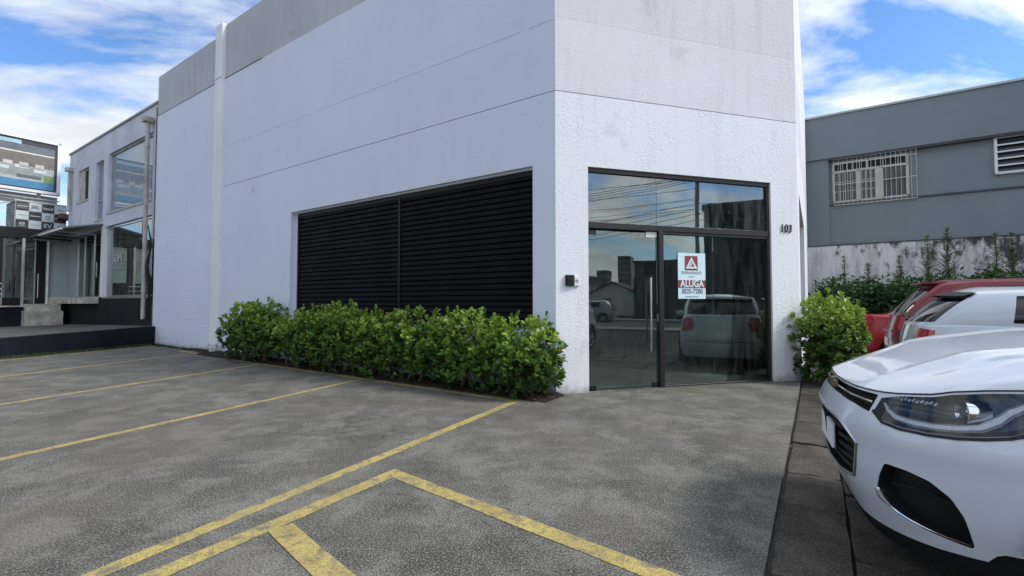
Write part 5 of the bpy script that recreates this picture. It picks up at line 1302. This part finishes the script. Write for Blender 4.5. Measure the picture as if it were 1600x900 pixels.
# hedge in front of the boundary wall
def hedge_bush(u, v, ru, rv, h, n, seed, label):
    r_ = random.Random(seed); root = thing('hedge_bush', W(u, v), 0, label, 'bush', 'dark hedge along the boundary wall'); mats, tn = [], []
    from mathutils import noise as nz
    for k in range(n):
        th = r_.uniform(0, 2 * pi); cz = r_.uniform(-.6, 1); sr = sqrt(1 - cz * cz) ** .6; rad = r_.choice((1, 1, .9, .75)) * (1 + .3 * nz.noise(Vector((cos(th) * 2.2 + seed, sin(th) * 2.2, cz * 2.2))) + r_.uniform(-.08, .1))
        p = Uv * cos(th) * sr * ru * rad + Vv * sin(th) * sr * rv * rad + Vector((0, 0, h * .5 + cz * h * .5 * rad))
        if p.z < .1 or (W(u, v) + p).dot(Vv) > 20.3: continue
        for q in range(3):
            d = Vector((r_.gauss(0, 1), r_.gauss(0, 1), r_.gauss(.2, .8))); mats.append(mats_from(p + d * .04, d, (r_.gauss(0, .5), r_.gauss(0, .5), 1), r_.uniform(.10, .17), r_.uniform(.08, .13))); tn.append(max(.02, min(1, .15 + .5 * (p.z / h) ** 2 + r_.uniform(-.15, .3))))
    o = bpy.data.objects.new('foliage', leaf_mesh('foliage', mats, tn, M_leafd)); COL.objects.link(o); o.parent = root; o['kind'] = 'stuff'
    b = MB(); b.tube([(0, 0, 0), (.1, .05, h * .4), (0, .1, h * .7)], [.05, .04, .02], 6); b.build('stem', M_bark, root); return root
hb = [(-.95, 1.0, 2.20, 'leftmost dark bush of the hedge, beside the white building'), (-2.2, .95, 2.10, 'second dark hedge bush, above the red saloon'), (-3.4, .95, 2.20, 'third dark hedge bush, behind the dark red roof'), (-4.6, .95, 2.35, 'fourth dark hedge bush from the white building'),
      (-5.8, .95, 2.15, 'dark hedge bush under the louvre window'), (-7.0, .95, 2.35, 'dark hedge bush just past the louvre window')]
for i, (u, ru, h, lb) in enumerate(hb): hedge_bush(u, 19.0, ru, 1.0, h - .22, 1500, 30 + i, lb)
def conifer(u, v, h, sp, seed, label, z0=1.2):
    r_ = random.Random(seed); root = thing('young_conifer', W(u, v), 0, label, 'young tree', 'young conifers rising from the hedge'); mats, tn = [], []
    b = MB(); b.tube([(0, 0, 0), (.03, 0, h * .5), (0, 0, h)], [.035, .022, .006], 6); b.build('trunk', M_bark, root)
    br = MB(); z = z0
    while z < h - .05:
        f = (h - z) / (h - z0); ln = sp * (f ** .7) * r_.uniform(.45, 1.3) + .04; n = r_.choice((3, 4, 5)); a0 = r_.uniform(0, 6)
        for j in range(n):
            a = a0 + j * 2 * pi / n + r_.uniform(-.3, .3); el = r_.uniform(.45, .85); d = Vector((cos(a) * cos(el), sin(a) * cos(el), sin(el))); tip = d * ln; br.tube([(0, 0, z), Vector((0, 0, z)) + tip], [.008, .003], 3, False)
            for q in range(int(ln / .022)):
                t = q / (ln / .022); p = Vector((0, 0, z)) + tip * t; s_ = d.cross(Vector((0, 0, 1))).normalized() * r_.choice((-1, 1)); dd = d * .7 + s_ * .8 + Vector((0, 0, r_.uniform(-.2, .5))); mats.append(mats_from(p, dd, (0, 0, 1), .075 * (1.15 - .6 * t), .035)); tn.append(max(.02, min(1, .35 + .3 * t + r_.uniform(-.25, .3))))
        z += r_.uniform(.06, .10)
    br.build('branch', M_bark, root)['kind'] = 'stuff'
    o = bpy.data.objects.new('foliage', leaf_mesh('foliage', mats, tn, M_conif, LEAF, LEAFF)); COL.objects.link(o); o.parent = root; o['kind'] = 'stuff'
def cu(px, vdep): 
    return None
cf = [(-.83, 2.85, .26, 'small thin conifer at the left end of the hedge'), (-1.45, 2.55, .32, 'short bushy conifer second from the left in the hedge'), (-2.30, 2.75, .3, 'short conifer below the left part of barred window'), (-2.92, 3.28, .50, 'reddish tipped wide conifer below the barred window'),
      (-3.45, 3.55, .52, 'tallest conifer, rising above the boundary wall'), (-4.42, 3.30, .34, 'slender conifer right of the tallest one'), (-4.85, 3.26, .48, 'leaning conifer under the louvre window, left one'), (-5.25, 2.95, .40, 'short conifer under the louvre window'), (-5.75, 2.7, .5, 'bushy conifer at the right edge of the view')]
for i, (u, h, sp, lb) in enumerate(cf): conifer(u, 19.0 if i % 2 else 19.4, h + .08, sp * .95, 60 + i, lb, 1.6 if h < 3 else 1.4)

# ================================================================== street beyond the lot (seen in the glass)
SB = W(0, 0)
r2 = MB(); r2.prism(uvpoly([(-12.5, -40), (-12.5, 60), (-14.5, 60), (-14.5, -40)]), -.06, .06); r2.build('pavement', M_sidewalk, kind='structure')
r2 = MB(); r2.prism(uvpoly([(-14.6, -60), (-14.6, 80), (-24.5, 80), (-24.5, -60)]), -.059, -.05); r2.build('street', M_roadm, kind='structure')
r2 = MB(); r2.prism(uvpoly([(-24.6, -60), (-24.6, 80), (-27, 80), (-27, -60)]), -.06, .06); r2.build('pavement', M_sidewalk, kind='structure')
def block(name, u0, u1, v0, v1, h, mat, label, cat='building', win=None, roof=None):
    """far building: walls, roof slab and rows of windows on all sides"""
    cxy = W((u0 + u1) / 2, (v0 + v1) / 2); du, dv = abs(u1 - u0) / 2, abs(v1 - v0) / 2
    root = thing(name, cxy, AA, label, cat); b = MB(); b.box(-du, du, -dv, dv, -.05, h); b.build('wall', mat, root)
    b = MB(); b.box(-du - .15, du + .15, -dv - .15, dv + .15, h, h + .18); b.build('roof', M_greytrim, root)
    if win:
        nw, nh, ww, wh = win; wm_ = None
        for side in range(4):
            half = du if side % 2 == 0 else dv; off = dv if side % 2 == 0 else du
            for i in range(nw):
                for j in range(nh):
                    x = -half + 2 * half * (i + .5) / nw; z = h * (j + .6) / nh
                    if wm_ is None: m = MB(); m.box(-ww / 2, ww / 2, -.05, .05, -wh / 2, wh / 2); wm_ = m.build('window', M_cglass, root); o = wm_
                    else: o = wm_.copy(); COL.objects.link(o); o.parent = root
                    c_, s_ = [(0, -1), (1, 0), (0, 1), (-1, 0)][side]
                    o.location = (x if c_ == 0 else c_ * off, x if s_ == 0 else s_ * off, z); o.rotation_euler = (0, 0, 0 if c_ == 0 else pi / 2)
    return root
M_b1 = pm('dark storefront paint', (.05, .065, .075), .6); M_b2 = pm('far concrete', (.22, .23, .24), .8); M_b3 = pm('orange brick', (.38, .16, .08), .85); M_b4 = pm('cream render', (.48, .45, .38), .85); M_tile = pm('old roof tile', (.16, .08, .055), .9)
block('dark_store', -33, -43, .6, 19, 4.9, M_b1, 'long dark storefront building across the street, seen in the door glass', win=(5, 1, 2.2, 1.6))
block('corner_sign_tower', -29.5, -31.5, 6.6, 11.5, 8.8, M_b1, 'dark boxy sign tower across the street, seen in the upper glass')
block('white_tower', -246, -256, -44, -37.5, 27, M_b2, 'tall apartment tower on the skyline, reflected in the door', win=(4, 9, 1.2, 1.6))
block('skyline_block', -226, -236, -51, -45.5, 18, M_b2, 'lower apartment block left of the skyline tower', win=(4, 6, 1.2, 1.6))
block('skyline_slab', -222, -240, -60, -52, 15, M_b4, 'wide pale skyline block, reflected lowest', win=(5, 5, 1.2, 1.6))
block('side_house', -46, -56, -22, -8, 4.6, M_b1, 'dark single storey building farther down the street', win=(4, 1, 1.2, 1.2))
block('orange_block', 6, 22, -44, -32, 9.5, M_b3, 'orange brick building across the side street, reflected in the shop window', win=(5, 3, 1.3, 1.4))
block('cream_block', 24, 40, -46, -34, 7.5, M_b4, 'cream building beside the orange one across the side street', win=(5, 2, 1.3, 1.4))
block('pale_block', -9, 4, -48, -36, 6.5, M_b2, 'pale grey building behind the parking lot', win=(4, 2, 1.3, 1.4))
hg = thing('gabled_house', W(-39, -2), AA, 'small white gabled house across the street, reflected in the door', 'house')
b = MB(); b.box(-3, 3, -2.6, 2.6, 0, 2.1); b.add([(-3, -2.6, 2.1), (-3, 2.6, 2.1), (-3, 0, 3.3), (3, -2.6, 2.1), (3, 2.6, 2.1), (3, 0, 3.3)], [(0, 1, 2), (3, 5, 4), (0, 2, 5, 3), (1, 4, 5, 2)]); b.build('wall', M_pil, hg)
b = MB(); b.add([(-3.3, -3.0, 1.98), (3.3, -3.0, 1.98), (3.3, 0, 3.45), (-3.3, 0, 3.45), (-3.3, 3.0, 1.98), (3.3, 3.0, 1.98), (-3.3, -3.0, 1.88), (3.3, -3.0, 1.88), (3.3, 0, 3.33), (-3.3, 0, 3.33), (-3.3, 3.0, 1.88), (3.3, 3.0, 1.88)], [(0, 1, 2, 3), (3, 2, 5, 4), (6, 9, 8, 7), (9, 10, 11, 8), (0, 3, 9, 6), (3, 4, 10, 9), (1, 7, 8, 2), (2, 8, 11, 5)]); b.build('roof', M_tile, hg)
b = MB(); b.box(-3.05, -2.99, -.9, -.1, .9, 1.7); b.build('window', M_cglass, hg)
poles = [(-25.2, 6.3, 10.5, .17), (-25.4, -21, 9.5, .14), (-25.4, 34, 10.0, .14), (-13.2, -20, 9.5, .13)]
pl_lab = ['thick concrete utility pole across the street, reflected in the glass', 'thin utility pole down the street to the south', 'utility pole up the street to the north', 'utility pole on the near kerb behind the lot']
tops = []
for (u, v, h, r), lb in zip(poles, pl_lab):
    p = thing('utility_pole', W(u, v), AA, lb, 'utility pole', 'utility poles along the street'); b = MB(); b.tube([(0, 0, 0), (0, 0, h)], [r, r * .7], 12); b.build('post', M_b2, p, True)
    b = MB(); b.box(-1.1, 1.1, -.06, .06, h - .7, h - .58); b.build('crossarm', M_bark, p)
    for x in (-.95, -.45, .45, .95): b = MB(); b.lathe([(0, h - .58), (.05, h - .58), (.06, h - .50), (.03, h - .44), (0, h - .42)], (x, 0, 0), 'z', 8); b.build('insulator', M_brown, p)
    b = MB(); b.tube([(0, 0, h - 3.2), (1.0, 0, h - 2.7), (1.7, 0, h - 2.6)], .03, 6); b.box(1.6, 2.2, -.1, .1, h - 2.68, h - 2.58); b.build('street_light', M_dullsteel, p)
    tops.append((u, v, h))
def wire(a, c, sag, label, r=.018):
    b = MB(); a = Vector(a); c = Vector(c); b.tube([a.lerp(c, t) - Vector((0, 0, sag * 4 * t * (1 - t))) for t in [i / 18 for i in range(19)]], r, 5); o = b.build('cable', M_rubber); tag(o, label, 'cable', 'overhead cables along the street')
order = [1, 0, 2]
for q in range(2):
    a, c = tops[order[q]], tops[order[q + 1]]
    for k, (x, dz, sg_) in enumerate([(-.95, -.42, .5), (-.45, -.42, .55), (.45, -.42, .5), (.95, -.42, .6), (.15, -2.2, .8), (.2, -2.6, .9), (-.15, -3.0, 1.0), (.1, -3.4, .8)]):
        off = Av * x; wire(W(a[0], a[1], a[2] + dz) + off, W(c[0], c[1], c[2] + dz) + off, sg_, '%s black overhead cable %s of the thick street pole' % (('leftmost top', 'second top', 'third top', 'rightmost top', 'first low', 'second low', 'third low', 'lowest')[k], ('south', 'north')[q]))
a, c = tops[0], tops[3]
for k in range(4): wire(W(a[0], a[1], a[2] - .5 - k * .7), W(c[0], c[1], c[2] - .5 - k * .6), .7 + .1 * k, '%s black overhead cable crossing the street to the near pole' % ('topmost', 'second', 'third', 'lowest')[k])
for k in range(3): wire(W(a[0], a[1], a[2] - 2 - k * .4), W(-6 + k, -40, 6.5 - k * .3), 1.2, '%s thin black cable crossing behind the parking lot' % ('upper', 'middle', 'lower')[k], .012)
# one parked car across the street
P5 = hatch(4.0, .83, 1.48, .97, .5, 1.0, lambda K: std_glass(K), rl1, doors=(1.25, 2.3), gbr=.1)
q = W(-23.3, -3.0); make_car('silver_hatchback', (q.x, q.y, -.05), atan2(Vv.y, Vv.x), 'silver hatchback parked at the far kerb of the street', None, M_cs, P5)
